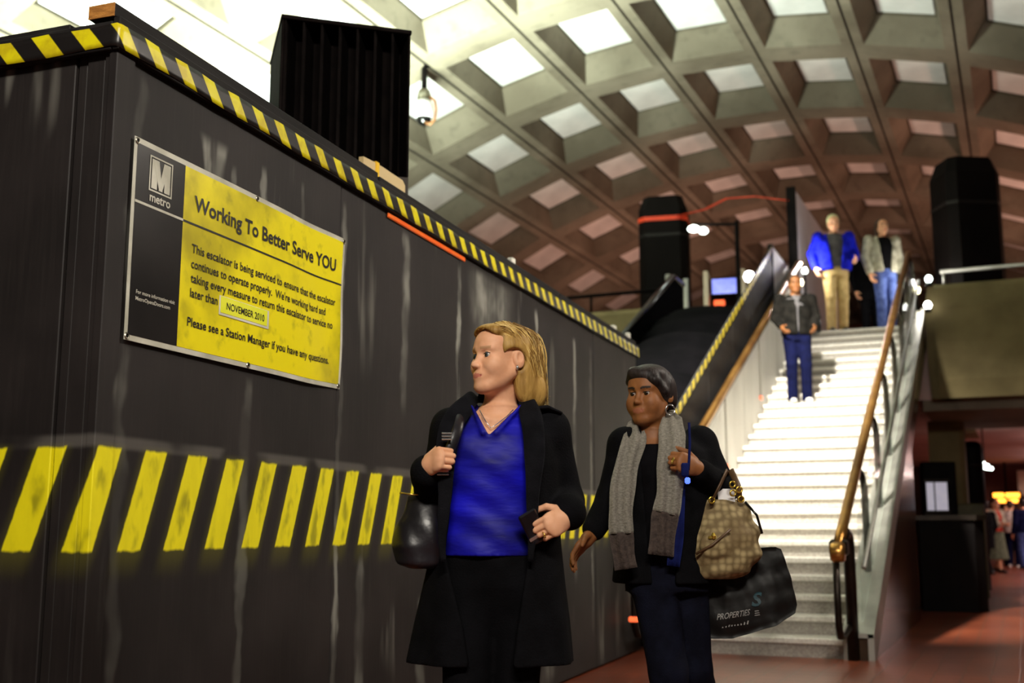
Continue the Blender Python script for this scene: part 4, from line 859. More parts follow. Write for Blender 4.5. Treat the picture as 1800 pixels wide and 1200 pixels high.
def ribbon(name, pts, widths, thick, mat, parent, nrm=(0, -1, 0), fold=0.0, nf=3.0):
    P0 = [np.array(p, float) for p in pts]; m = len(P0); pts = []; wd = []
    for i in range(m - 1):
        pa, pb, pc, pd = P0[max(i - 1, 0)], P0[i], P0[i + 1], P0[min(i + 2, m - 1)]
        for t_ in (0, .25, .5, .75):
            pts.append(.5 * ((2 * pb) + (-pa + pc) * t_ + (2 * pa - 5 * pb + 4 * pc - pd) * t_ ** 2 + (-pa + 3 * pb - 3 * pc + pd) * t_ ** 3)); wd.append(widths[i] + (widths[i + 1] - widths[i]) * t_)
    pts.append(P0[-1]); wd.append(widths[-1]); pts = [Vector(p) for p in pts]; vs_ = []; n = len(pts); K = 13
    for i, p in enumerate(pts):
        t_ = (pts[min(i + 1, n - 1)] - pts[max(i - 1, 0)]).normalized(); a = t_.cross(Vector(nrm)).normalized(); nn = a.cross(t_).normalized()
        if nn.dot(Vector(nrm)) < 0: nn = -nn
        for s_ in (1, -1):
            for j in range(K):
                v_ = (j / (K - 1) - .5) * s_; e_ = max(0.0, 1 - (2 * v_) ** 6) ** .5
                d_ = fold * math.sin(v_ * PI * nf + i * .22) * e_ + s_ * thick * .5 * e_; vs_.append(p + a * (v_ * wd[i] * (1 + .04 * math.sin(i * .9))) + nn * d_)
    L_ = 2 * K; fs = [(i * L_ + j, i * L_ + (j + 1) % L_, (i + 1) * L_ + (j + 1) % L_, (i + 1) * L_ + j) for i in range(n - 1) for j in range(L_)] + [tuple(reversed(range(L_))), tuple(range((n - 1) * L_, n * L_))]
    return mesh_obj(name, vs_, fs, mat, parent, True)
# =============================== blond woman in the black coat
w1 = empty('person', (-1.537, 3.349, 0), R(23.9)); tag(w1, 'woman with blond hair in a long black coat over a royal blue top, looking aside', 'person')
h1 = Frame((.012, -.012, 1.542), rotm(-2, 0, -52))
SL, EL, WL = np.array((-.150, .01, 1.325)), np.array((-.212, .05, 1.075)), np.array((-.215, -.125, 1.178))     # picture-left arm
SR, ER, WR = np.array((.172, .02, 1.322)), np.array((.226, .055, 1.085)), np.array((.226, -.115, 1.045))       # picture-right arm
LEGS1 = [((-.085, 0, .88), (-.095, -.05, .48), (-.10, -.02, .09)), ((.075, 0, .88), (.06, -.02, .48), (.07, .12, .10))]
hl = Frame(WL + np.array((.004, -.012, .012)), np.stack([np.array((.80, -.45, .18)) / np.linalg.norm((.80, -.45, .18)), np.array((.10, .22, .97)), np.array((.52, .82, -.05))], 1))
def ortho(x, y): x = np.array(x, float); x /= np.linalg.norm(x); y = np.array(y, float); y -= x * (x @ y); y /= np.linalg.norm(y); return x, y
def hframe(o, x, y, z): x, y = ortho(x, y); z = np.array(z, float); z -= x * (x @ z) + y * (y @ z); z /= np.linalg.norm(z); return Frame(o, np.stack([x, y, z], 1))
hl = hframe(WL + np.array((-.004, -.012, .008)), (.55, -.62, .30), (.15, .05, 1), (.7, .7, -.1))
hr = hframe(WR + np.array((-.006, -.012, -.006)), (-.72, -.50, -.42), (-.55, -.1, .82), (-.5, .75, -.3))
f = Field((-.34, -.30, .02), (.32, .20, 1.68), .0030)
f.loft([(.80, 0, 0, .15, .10), (.95, 0, 0, .145, .10), (1.1, 0, 0, .13, .095), (1.22, 0, -.005, .145, .108), (1.30, 0, .0, .145, .092), (1.35, 0, .012, .10, .066), (1.385, .004, .02, .062, .056)], .02)
for a, e, w_ in ((SL, EL, WL), (SR, ER, WR)): f.cone(a, e, .045, .036, .03); f.cone(e, w_, .036, .026, .01)
f.cone((.004, .022, 1.36), (.016, .012, 1.45), .056, .052, .03)
for sx, xx in ((-1, -.07), (1, .06)): f.cone((xx * .7, -.050, 1.350), (sx * .012, -.060, 1.338), .010, .009, .02)   # collar bones
add_head(f, h1, lip=.75)
for hp, kn, an in LEGS1: f.cone(hp, kn, .080, .052, .03); f.cone(kn, an, .050, .036, .01)
add_hand(f, hl, (78, 98, 62), 0, (55, 35, 40), .95); add_hand(f, hr, (48, 62, 40), 0, (48, 30, 35), .95)
P_, F_ = f.mesh(); body1 = fast_mesh('body', P_, F_, [M['skin_light'], M['lip_light'], M['brow_light'], M['lash']], w1, face_regions(P_, F_, h1, .75)); add_eyes(h1, w1, M['iris_blue'])
# top
f = Field((-.22, -.2, .88), (.22, .2, 1.44), .006)
wr = lambda X, Y, Z: .0035 * np.sin(Z * 62 + X * 14 + 3 * np.sin(X * 9)) * (Z < 1.33) + .003 * np.sin(Z * 31 - X * 22)
f.loft([(.915, -.02, 0, .172, .132), (.98, -.02, 0, .162, .128), (1.08, -.015, -.004, .152, .126), (1.20, -.01, -.008, .166, .134), (1.29, -.008, -.002, .166, .116), (1.345, 0, .01, .125, .086), (1.40, .004, .02, .080, .070)], .0, 'u', wr)
for sx, cxx in ((-1, -.075), (1, .072)): f.cone((cxx, -.046, 1.386), (-.022 + sx * .020, -.120, 1.295), .010, .008, .010)
f.fun(lambda X, Y, Z: np.maximum((np.abs(X + .024 * (1.40 - Z) / .11) - (Z - 1.288) * .74) * .8, Y - .0), (-.2, -.3, 1.27), (.2, .0, 1.46), .004)
f.fun(lambda X, Y, Z: np.sqrt(X ** 2 + (Y - .02) ** 2) - .062 + 0 * Z, (-.08, -.06, 1.36), (.08, .1, 1.42), .004)
build(f, 'top', M['shirt_blue'], w1, 1)
# trousers
f = Field((-.24, -.22, .05), (.24, .24, .98), .01); f.loft([(.70, 0, 0, .10, .06), (.76, 0, 0, .145, .095), (.82, -.005, 0, .166, .118), (.90, -.01, 0, .160, .120), (.965, -.01, 0, .152, .115)], .03)
for hp, kn, an in LEGS1: f.cone(hp, kn, .093, .070, .03); f.cone(kn, an, .068, .062, .02)
build(f, 'trousers', M['trouser_black'], w1, 1)
for (hp, kn, an), y in zip(LEGS1, (0, 8)): shoe(w1, (an[0], an[1], 0.0), R(y), M['shoe_dark'])
# coat, open at the front
f = Field((-.40, -.28, .54), (.42, .26, 1.48), .0065)
fold = lambda X, Y, Z: .006 * np.sin(np.arctan2(Y, X) * 9 + Z * 3) * np.clip((1.0 - Z) * 2.5, 0, 1)
f.loft([(.585, -.014, .01, .262, .165), (.70, -.010, .008, .246, .160), (.82, -.006, .006, .226, .152), (.95, 0, .004, .206, .146), (1.08, .002, .0, .196, .144), (1.20, .006, 0, .198, .146), (1.29, .008, .006, .188, .126), (1.345, .008, .014, .150, .096), (1.40, .008, .026, .095, .080)], .0, 'u', fold)
zk = np.array([.55, .70, .925, 1.10, 1.25, 1.33, 1.42]); xl = np.array([-.075, -.100, -.160, -.140, -.128, -.112, -.060]); xr = np.array([.045, .065, .100, .094, .092, .082, .072])
def opening(X, Y, Z):
    z = Z.ravel(); a = np.interp(z, zk, xl)[None, None, :]; c_ = np.interp(z, zk, xr)[None, None, :]; return np.maximum(np.maximum(a - X, X - c_), Y - .0)
f.fun(opening, (-.2, -.35, .5), (.2, .0, 1.5), .01)
f.fun(lambda X, Y, Z: np.maximum(np.sqrt((X - .006) ** 2 + (Y - .016) ** 2) - .074 - (Z - 1.37) * .1, 1.355 - Z), (-.1, -.1, 1.34), (.12, .13, 1.48), .006)
for a, e, w_ in ((SL, EL, WL), (SR, ER, WR)):
    f.ell(a + np.array((0, 0, -.008)), (.060, .064, .060), .04); f.cone(a, e, .060, .056, .03); f.cone(e, e + (w_ - e) * .93, .056, .048, .02); f.cone(e + (w_ - e) * .78, e + (w_ - e) * .95, .055, .055, .006)
build(f, 'coat', M['coat_black'], w1, 1)
for X_, sg in ((xl, -1), (xr, 1)):
    ribbon('lapel', [(np.interp(z, zk, X_) + sg * o_, y, z) for z, y, o_ in ((1.43, .05, .012), (1.42, .0, .020), (1.37, -.075, .026), (1.31, -.122, .030), (1.22, -.148, .026), (1.10, -.150, .018), (.98, -.150, .012), (.90, -.150, .008))], [.04, .05, .066, .072, .062, .042, .026, .016], .009, M['coat_edge'], w1)
ribbon('collar', [(-.058, .03, 1.43), (-.035, .085, 1.435), (.008, .105, 1.435), (.050, .085, 1.435), (.076, .03, 1.43)], [.05] * 5, .010, M['coat_edge'], w1, (0, 1, .2))
q = MB(); q.tube([(.115, -.045, 1.378), (.16, -.03, 1.384), (.205, -.015, 1.366)], [.020, .024, .020], 10, 0, .35); q.build('epaulette', M['coat_edge'], w1, True)
# hair: swept back from the face, over the crown and down behind the ear
f = Field((-.16, -.17, 1.36), (.20, .20, 1.70), .0045)
f.ell((0, .026, .040), (.080, .100, .083), .02, h1); f.ell((0, -.052, .082), (.062, .040, .030), .02, h1)
for sx in (-1, 1): f.ell((sx * .060, .030, .020), (.030, .070, .060), .03, h1)
f.ell((0, .085, -.035), (.075, .050, .090), .04, h1); f.ell((.030, .105, -.095), (.065, .042, .075), .03, h1); f.ell((.055, .060, -.070), (.030, .040, .075), .03, h1)
f.ell((-.055, .05, -.06), (.03, .045, .08), .03, h1)
def faceclip(X, Y, Z):
    dx, dy, dz = X - h1.o[0], Y - h1.o[1], Z - h1.o[2]; m = h1.M
    lx = dx * m[0, 0] + dy * m[1, 0] + dz * m[2, 0]; ly = dx * m[0, 1] + dy * m[1, 1] + dz * m[2, 1]; lz = dx * m[0, 2] + dy * m[1, 2] + dz * m[2, 2]
    d = np.sqrt((lx / .083) ** 2 + ((ly + .098) / .098) ** 2 + ((lz + .006) / .100) ** 2) - 1
    e = np.sqrt(((np.abs(lx) - .085) / .036) ** 2 + ((ly + .008) / .046) ** 2 + ((lz + .014) / .042) ** 2) - 1
    return np.minimum(d * .08, e * .03)
f.fun(faceclip, h1.o - .2, h1.o + .2, .006)
P_, F_ = f.mesh(); fast_mesh('hair', P_, F_, M['hair_blonde'], w1)
q = MB(); rnd = random.Random(5)
def hs(p): return h1.p(p)
for i in range(520):
    sx = 1 if rnd.random() < .72 else -1; u_ = rnd.random(); a0 = rnd.uniform(-.01, .045)
    y0 = -.085 + u_ * .12; p0 = np.array((a0 * sx * .6 + .004, y0, .119 - max(0, -.02 - y0) * .42 - max(0, y0 - .03) * .3 + rnd.uniform(-.003, .006)))
    p1 = np.array((sx * (.060 + rnd.uniform(0, .014)), y0 + .050 + rnd.uniform(0, .02), .078 + rnd.uniform(-.012, .016)))
    p2 = np.array((sx * (.086 + rnd.uniform(-.006, .008)), .048 + u_ * .060 + rnd.uniform(-.01, .01), .004 + rnd.uniform(-.02, .02)))
    p3 = np.array((sx * (.070 + rnd.uniform(-.02, .016)), .075 + u_ * .06, -.085 + rnd.uniform(-.02, .02)))
    p4 = np.array((sx * (.050 + rnd.uniform(-.02, .02)), .095 + u_ * .055 + rnd.uniform(0, .015), -.145 + rnd.uniform(-.03, .035)))
    C_ = [p0, p1, p2, p3, p4]; pts = []
    for s_ in range(4):
        pa = C_[max(s_ - 1, 0)]; pb, pc = C_[s_], C_[s_ + 1]; pd = C_[min(s_ + 2, 4)]
        for tt_ in (0, .25, .5, .75): pts.append(.5 * ((2 * pb) + (-pa + pc) * tt_ + (2 * pa - 5 * pb + 4 * pc - pd) * tt_ ** 2 + (-pa + 3 * pb - 3 * pc + pd) * tt_ ** 3))
    pts.append(p4); r0 = rnd.uniform(.0011, .0026); n = len(pts)
    q.tube([hs(p) for p in pts], [r0 * (1 - .75 * (k / (n - 1)) ** 2) for k in range(n)], 4, rnd.choice((0, 0, 1, 2, 2)) if u_ < .6 else rnd.choice((0, 1, 2)), .6)
o = q.build('hair_strands', [M['hair_blonde'], M['hair_under'], M['hair_light']], w1, True); tag(o, kind='stuff')
q = MB(); q.tube([(-.055, -.062, 1.372), (-.035, -.085, 1.335), (-.018, -.098, 1.312), (.0, -.092, 1.325), (.03, -.075, 1.350), (.052, -.050, 1.375)], .0016, 6); q.build('necklace', M['silver'], w1, True)
q = MB(); q.lathe([(.002, -.008), (.006, 0), (.002, .008)], h1.p((.083, .004, -.034)), 8); q.build('earring', M['silver'], w1, True)
ring(w1, hr.p((.105, -.014, .006)), .0098, M['gold'], Mx=hr.M @ rotm(0, 70, 0))
# phone and shoulder bag
ph = empty('mobile_phone', (0, 0, 0)); ph.parent = None
c_ = hr.p((.082, .012, .030)); q = MB(); q.box((-.030, -.008, -.052), (.030, .008, .052), 0, .005); ob = q.build('body', M['phone'], ph); q = MB(); q.box((-.031, -.0095, -.034), (-.0, -.0078, -.024), 0); q.build('trim', M['silver'], ob)
def place_like(root, person, off, rot=(0, 0, 0)):
    m = Matrix.Translation(person.location) @ Matrix.Rotation(person.rotation_euler.z, 4, 'Z') @ Matrix.Translation(off); root.location = m.to_translation(); root.rotation_euler = (rot[0], rot[1], person.rotation_euler.z + rot[2])
place_like(ph, w1, c_ + np.array((-.026, -.010, -.004)), (R(10), R(-30), R(15))); tag(ph, 'small black phone in the blond woman\'s lowered hand', 'phone')
sb = empty('shoulder_bag', (0, 0, 0)); place_like(sb, w1, (-.235, -.02, .905)); tag(sb, 'black leather bag hanging from the blond woman\'s shoulder', 'bag')
f = Field((-.14, -.16, -.06), (.12, .16, .25), .007); f.loft([(-.030, .01, 0, .05, .06), (-.015, .0, 0, .085, .085), (.04, -.005, 0, .092, .085), (.11, .0, 0, .082, .07), (.17, .01, 0, .066, .045), (.20, .015, 0, .055, .028)], .0, 'u', lambda X, Y, Z: .004 * np.sin(X * 50 + Z * 30) + .003 * np.sin(Y * 60 - Z * 40))
build(f, 'bag_body', M['leather'], sb, 1)
stp = [(.045, -.02, .20), (.065, -.115, .26), (.088, -.150, .32), (.115, -.122, .40), (.122, -.06, .452), (.110, .0, .475), (.07, .09, .42), (.03, .11, .28), (.02, .06, .18)]
q = MB(); q.tube(stp, .017, 10, 0, .35); q.build('strap', M['leather'], sb, True)
for p, s_ in (((.083, -.163, .375), 1), ((.070, -.135, .268), 1.2)):
    q = MB()
    for j in range(3): q.box((p[0] - .016 * s_, p[1] - .004, p[2] - .012 + j * .009), (p[0] + .016 * s_, p[1] + .004, p[2] - .007 + j * .009), 0, .001)
    q.build('buckle', M['silver'], sb)
q = MB(); q.tube([(-.07, -.05, .205), (-.03, -.055, .20), (.0, -.05, .20)], .0035, 6); q.tube([(-.01, -.07, .235), (.03, -.085, .225)], .0035, 6); q.build('zip', M['gold'], sb, True)
# =============================== woman with the grey scarf
w2 = empty('person', (-1.309, 4.357, 0), R(23.9)); tag(w2, 'woman with short dark hair, black coat and grey scarf, carrying two bags', 'person')
h2 = Frame((-.020, 0, 1.522), rotm(2, 0, -36))
SL, EL, WL = np.array((-.120, -.02, 1.325)), np.array((-.178, -.02, 1.115)), np.array((-.262, -.10, .985))
SR, ER, WR = np.array((.180, .04, 1.335)), np.array((.258, .0, 1.150)), np.array((.135, -.185, 1.222))
LEGS2 = [((-.035, -.02, .88), (.02, -.09, .47), (.045, -.02, .09)), ((.105, .02, .88), (.13, .03, .47), (.235, .24, .14))]
k1 = hframe(WL + np.array((-.008, -.006, -.014)), (-.55, -.30, -.62), (-.4, -.8, .1), (.7, -.2, -.7))
k2 = hframe(WR + np.array((-.006, -.006, .002)), (-.80, -.40, .28), (.15, .1, 1), (-.3, .85, .2))
f = Field((-.42, -.36, .02), (.36, .30, 1.68), .004)
f.loft([(.80, .03, 0, .15, .105), (1.0, .03, 0, .14, .105), (1.2, .025, 0, .145, .11), (1.30, .02, .005, .14, .09), (1.35, 0, .012, .09, .062), (1.38, -.006, .018, .06, .055)], .02)
for a, e, w_ in ((SL, EL, WL), (SR, ER, WR)): f.cone(a, e, .048, .038, .03); f.cone(e, w_, .038, .026, .01)
f.cone((-.008, .022, 1.34), (-.012, .014, 1.44), .058, .055, .03); add_head(f, h2, full=1.06)
f.ell((-.036, -.055, -.045), (.030, .030, .032), .02, h2); f.ell((.036, -.055, -.045), (.030, .030, .032), .02, h2)
for hp, kn, an in LEGS2: f.cone(hp, kn, .080, .054, .03); f.cone(kn, an, .052, .036, .01)
add_hand(f, k1, (12, 22, 16), 3, (40, 15, 10), .95); add_hand(f, k2, (60, 75, 45), 0, (50, 35, 35), .95)
P_, F_ = f.mesh(); fast_mesh('body', P_, F_, [M['skin_dark'], M['lip_dark'], M['brow_dark'], M['lash']], w2, face_regions(P_, F_, h2)); add_eyes(h2, w2, M['iris_brown'])
f = Field((-.2, -.2, .85), (.24, .2, 1.42), .008); f.loft([(.87, .03, 0, .165, .135), (1.05, .03, 0, .155, .135), (1.2, .025, -.004, .160, .135), (1.29, .02, .0, .160, .112), (1.325, .0, .01, .12, .085)], 0)
build(f, 'sweater', M['black_knit'], w2, 1)
f = Field((-.2, -.24, .04), (.36, .36, .98), .01); f.loft([(.76, .035, 0, .165, .125), (.95, .035, 0, .155, .125)], .03)
for hp, kn, an in LEGS2: f.cone(hp, kn, .092, .074, .03); f.cone(kn, an, .072, .070, .02)
build(f, 'jeans', M['jeans'], w2, 1)
shoe(w2, (.045, -.02, 0), R(-15), M['shoe_dark']); shoe(w2, (.235, .24, .0), R(-20), M['shoe_dark'])
f = Field((-.36, -.26, .74), (.36, .26, 1.46), .007)
f.loft([(.79, .03, .01, .205, .160), (.95, .03, .008, .192, .160), (1.1, .03, 0, .190, .160), (1.22, .03, 0, .190, .156), (1.30, .028, .006, .180, .128), (1.35, .015, .016, .130, .098), (1.39, -.002, .028, .085, .085)], 0, 'u', lambda X, Y, Z: .005 * np.sin(np.arctan2(Y, X) * 7 + Z * 4) * np.clip((1.05 - Z) * 3, 0, 1))
def op2(X, Y, Z):
    z = Z.ravel(); a = np.interp(z, [.7, 1.0, 1.3, 1.4], [-.03, -.055, -.075, -.065])[None, None, :]; c_ = np.interp(z, [.7, 1.0, 1.3, 1.4], [.04, .06, .06, .05])[None, None, :]; return np.maximum(np.maximum(a - X, X - c_), Y - .0)
f.fun(op2, (-.2, -.3, .7), (.2, 0, 1.5), .01)
f.fun(lambda X, Y, Z: np.maximum(np.sqrt((X + .006) ** 2 + (Y - .016) ** 2) - .066, 1.34 - Z), (-.1, -.1, 1.33), (.1, .12, 1.46), .006)
for a, e, w_ in ((SL, EL, WL), (SR, ER, WR)): f.ell(a, (.068, .066, .064), .04); f.cone(a, e, .066, .060, .03); f.cone(e, e + (w_ - e) * .90, .060, .046, .02)
build(f, 'coat', M['coat_black'], w2, 1)
sc2 = ribbon('scarf', [(.062, .06, 1.42), (.066, -.02, 1.425), (.055, -.085, 1.38), (.045, -.142, 1.31), (.036, -.172, 1.22), (.025, -.182, 1.12), (.010, -.185, 1.055)], [.06, .085, .10, .108, .108, .10, .10], .022, M['scarf'], w2, (0, -1, 0), .009, 4.0)
ribbon('scarf_band', [(.010, -.185, 1.06), (.0, -.186, 1.0), (-.012, -.184, .90)], [.10, .10, .096], .022, M['scarf_brown'], sc2, (0, -1, 0), .009, 4.0)
sc3 = ribbon('scarf', [(-.05, .06, 1.40), (-.078, -.02, 1.39), (-.090, -.085, 1.345), (-.125, -.130, 1.25), (-.148, -.160, 1.15), (-.158, -.170, 1.05), (-.157, -.174, .98)], [.06, .08, .09, .092, .094, .092, .090], .020, M['scarf'], w2, (0, -1, 0), .010, 3.4)
ribbon('scarf_band', [(-.157, -.174, .985), (-.152, -.177, .92), (-.142, -.178, .85)], [.090, .087, .084], .020, M['scarf_brown'], sc3, (0, -1, 0), .010, 3.4)
ribbon('scarf', [(-.05, .06, 1.405), (.0, .085, 1.42), (.062, .06, 1.42)], [.07, .08, .07], .025, M['scarf'], w2, (0, 1, 0), .008)
ribbon('coat_lining', [(.070, -.168, 1.25), (.062, -.176, 1.12), (.050, -.176, .98), (.035, -.174, .86)], [.03, .05, .055, .05], .008, M['blue_dark'], w2, (0, -1, 0), .004)
f = Field((-.16, -.18, 1.40), (.16, .18, 1.70), .0045)
f.ell((0, .026, .042), (.086, .100, .084), .02, h2); f.ell((0, .075, -.02), (.080, .050, .065), .03, h2); f.ell((.070, .030, .015), (.024, .050, .055), .02, h2); f.ell((-.070, .030, .015), (.024, .050, .055), .02, h2)
def fc2(X, Y, Z):
    dx, dy, dz = X - h2.o[0], Y - h2.o[1], Z - h2.o[2]; m = h2.M
    lx = dx * m[0, 0] + dy * m[1, 0] + dz * m[2, 0]; ly = dx * m[0, 1] + dy * m[1, 1] + dz * m[2, 1]; lz = dx * m[0, 2] + dy * m[1, 2] + dz * m[2, 2]
    return (np.sqrt((lx / .080) ** 2 + ((ly + .098) / .080) ** 2 + ((lz + .034 - lx * .22) / .084) ** 2) - 1) * .08
f.fun(fc2, h2.o - .2, h2.o + .2, .005)
f.ell((0, -.012, .080), (.074, .078, .042), .02, h2)
f.cone((-.030, -.070, .088), (.058, -.058, .052), .018, .017, .02, h2); f.cone((.055, -.058, .056), (.079, -.018, .010), .016, .012, .02, h2); f.cone((-.03, -.068, .088), (-.068, -.040, .055), .018, .014, .02, h2)
build(f, 'hair', M['hair_black'], w2)
ring(w2, h2.p((.085, .010, -.062)), .021, M['silver'], tr=.003, Mx=h2.M @ rotm(90, 0, 60), name='earring')
ring(w2, k2.p((.105, -.005, .008)), .011, M['gold'], tr=.003, Mx=k2.M @ rotm(0, 70, 0))
# flask-blue key fob in her hand
kf = empty('key_lanyard', (0, 0, 0)); place_like(kf, w2, (.075, -.225, 1.235)); tag(kf, 'blue key fob and cord held in the raised hand of the woman with the scarf', 'keys')
q = MB(); q.tube([(.028, .02, .16), (.026, .0, .08), (.020, -.012, .02), (.015, -.02, -.02)], .005, 8, 0, .5); q.build('cord', M['blue_dark'], kf, True); q = MB(); q.box((-.012, -.03, -.045), (.016, -.014, .006), 0, .005); q.build('fob', M['blue_dark'], kf); q = MB(); q.box((.0, -.032, -.072), (.020, -.018, -.048), 0, .005); q.build('lit_tag', M['blue_glow'], kf)
# handbag in the crook of the arm
hb = empty('handbag', (0, 0, 0)); place_like(hb, w2, (.243, -.075, .960)); tag(hb, 'tan patterned handbag with gold rings on the forearm of the woman with the scarf', 'handbag')
f = Field((-.18, -.12, -.17), (.18, .12, .17), .006)
pleat = lambda X, Y, Z: .006 * np.sin((X * .8 + Z * .6) * 75)
f.loft([(-.150, -.03, 0, .08, .05), (-.125, -.02, 0, .125, .075), (-.06, -.004, 0, .148, .09), (.02, .006, 0, .138, .085), (.09, .004, 0, .105, .062), (.135, .002, 0, .085, .045), (.15, 0, 0, .075, .03)], 0, 'u', lambda X, Y, Z: .003 * np.sin(X * 60 + Z * 45) + .003 * np.sin(Z * 70 - X * 30))
f.ell((-.05, -.085, -.02), (.055, .02, .05), .02)
build(f, 'bag_body', M['bag_tan'], hb, 1)
q = MB(); q.tube([(-.05, -.06, .14), (-.02, -.075, .20), (.015, -.03, .255), (.03, .03, .25), (.05, .05, .15)], .013, 10, 0, .4); q.tube([(.06, -.05, .14), (.052, -.06, .20), (.035, -.02, .26), (.03, .05, .24)], .013, 10, 0, .4); q.build('handles', M['brown_trim'], hb, True)
for p in ((.028, -.075, .205), (.028, -.078, .172), (.062, -.06, .150), (-.052, -.072, .146), (.055, -.066, .185)): ring(hb, p, .011, M['gold'], tr=.0035, Mx=rotm(90, 0, 10), name='gold_ring')
q = MB(); q.box((-.02, -.03, .12), (.045, -.027, .19)); q.build('paper', M['paper'], hb)
q = MB(); q.box((-.075, -.110, .0), (-.045, -.100, .012), 0, .003); q.lathe([(.004, -.012), (.010, 0), (.004, .012)], (-.055, -.108, .012), 10); q.build('clasp', M['gold'], hb); q = MB(); q.tube([(-.145, -.03, -.105), (-.13, -.05, -.095)], .012, 8); q.build('side_stud', M['gold'], hb, True)
q = MB(); q.tube([(-.12, -.09, -.055), (-.06, -.112, -.02), (.01, -.098, .035)], .005, 8); q.build('pocket_zip', M['brown_trim'], hb, True)
q = MB(); q.tube([(.085, -.02, .14), (.125, -.035, .09), (.142, -.04, .02)], .005, 8); q.build('tassel_cord', M['black_gloss'], hb, True)
# big black tote
tt2 = empty('tote_bag', (0, 0, 0)); place_like(tt2, w2, (.345, .035, .750)); tag(tt2, 'large black nylon tote with white lettering hanging below the handbag', 'bag')
poly = [(-.185, -.155), (-.17, -.172), (-.06, -.170), (.10, -.120), (.185, -.075), (.198, -.045), (.175, .06), (.140, .170), (.118, .178), (-.08, .165), (-.19, .155)]
def tot(x, z, sgn): 
    e = max(0, min(1, (min(x + .19, .2 - x) / .10))); zz_ = max(0, min(1, (z + .19) / .08)) ; return sgn * (.012 + .050 * e * zz_ * (1 - max(0, (z + .02) / .20) * .75) + .004 * math.sin(x * 60 + z * 35) + .003 * math.sin(z * 80 - x * 20)) 
import bmesh
bmx = bmesh.new(); vsx = [bmx.verts.new((x, 0, z)) for x, z in poly]; fx_ = bmx.faces.new(vsx); bmesh.ops.triangulate(bmx, faces=[fx_])
for _ in range(4): bmesh.ops.subdivide_edges(bmx, edges=bmx.edges[:], cuts=1, use_grid_fill=True)
ed = {v.index for e in bmx.edges if len(e.link_faces) == 1 for v in e.verts}; bmx.verts.index_update(); ed = {v.index for e in bmx.edges if len(e.link_faces) == 1 for v in e.verts}
V0 = [v.co.copy() for v in bmx.verts]; T0 = [tuple(v.index for v in f_.verts) for f_ in bmx.faces]; n = len(V0)
vs_ = [(v.x, tot(v.x, v.z, -1), v.z) for v in V0] + [(v.x, tot(v.x, v.z, 1), v.z) for v in V0]
fs = T0 + [tuple(n + i for i in reversed(t_)) for t_ in T0] + [(e.verts[0].index, e.verts[1].index, n + e.verts[1].index, n + e.verts[0].index) for e in bmx.edges if len(e.link_faces) == 1]
bmx.free(); mesh_obj('bag_body', vs_, fs, M['nylon'], tt2, True)
def twrite(txt, x0, z0, wdt, hgt, ang, mat, name='lettering', bold=.01):
    v, f_ = text_mesh(txt, bold); a0, a1 = v[:, 0].min(), v[:, 0].max(); c_, s_ = math.cos(R(ang)), math.sin(R(ang)); out = []
    for a, b_ in v:
        lx, lz = (a - a0) / (a1 - a0) * wdt, b_ / .729 * hgt; x, z = x0 + lx * c_ - lz * s_ * .2 + lz * .25, z0 + lx * s_ + lz * c_; out.append((x, tot(x, z, -1) - .003, z))
    return mesh_obj(name, out, f_, mat, tt2)
twrite('PROPERTIES', -.125, -.098, .125, .024, 9, M['ink_white']); twrite('S', .008, -.045, .034, .052, 5, M['ink_teal'], bold=.03)
q = MB()
for i in range(9): x = -.105 + i * .0115; z = -.128 + i * .0018; q.add([(x, tot(x, z, -1) - .003, z), (x + .005, tot(x, z, -1) - .003, z), (x + .009, tot(x, z, -1) - .003, z + .014), (x + .004, tot(x, z, -1) - .003, z + .014)], [(0, 1, 2, 3)])
for i in range(3): x, z = .02, -.066 - i * .008; q.add([(x, tot(x, z, -1) - .003, z), (x + .03, tot(x, z, -1) - .003, z + .004), (x + .03, tot(x, z, -1) - .003, z + .007), (x, tot(x, z, -1) - .003, z + .003)], [(0, 1, 2, 3)])
q.build('small_print', M['ink_white'], tt2)
q = MB(); q.tube([(-.10, -.02, .16), (-.09, -.02, .30), (-.05, .0, .37), (.0, .01, .30), (.03, .0, .17)], .010, 8, 0, .4); q.build('handle', M['nylon'], tt2, True)
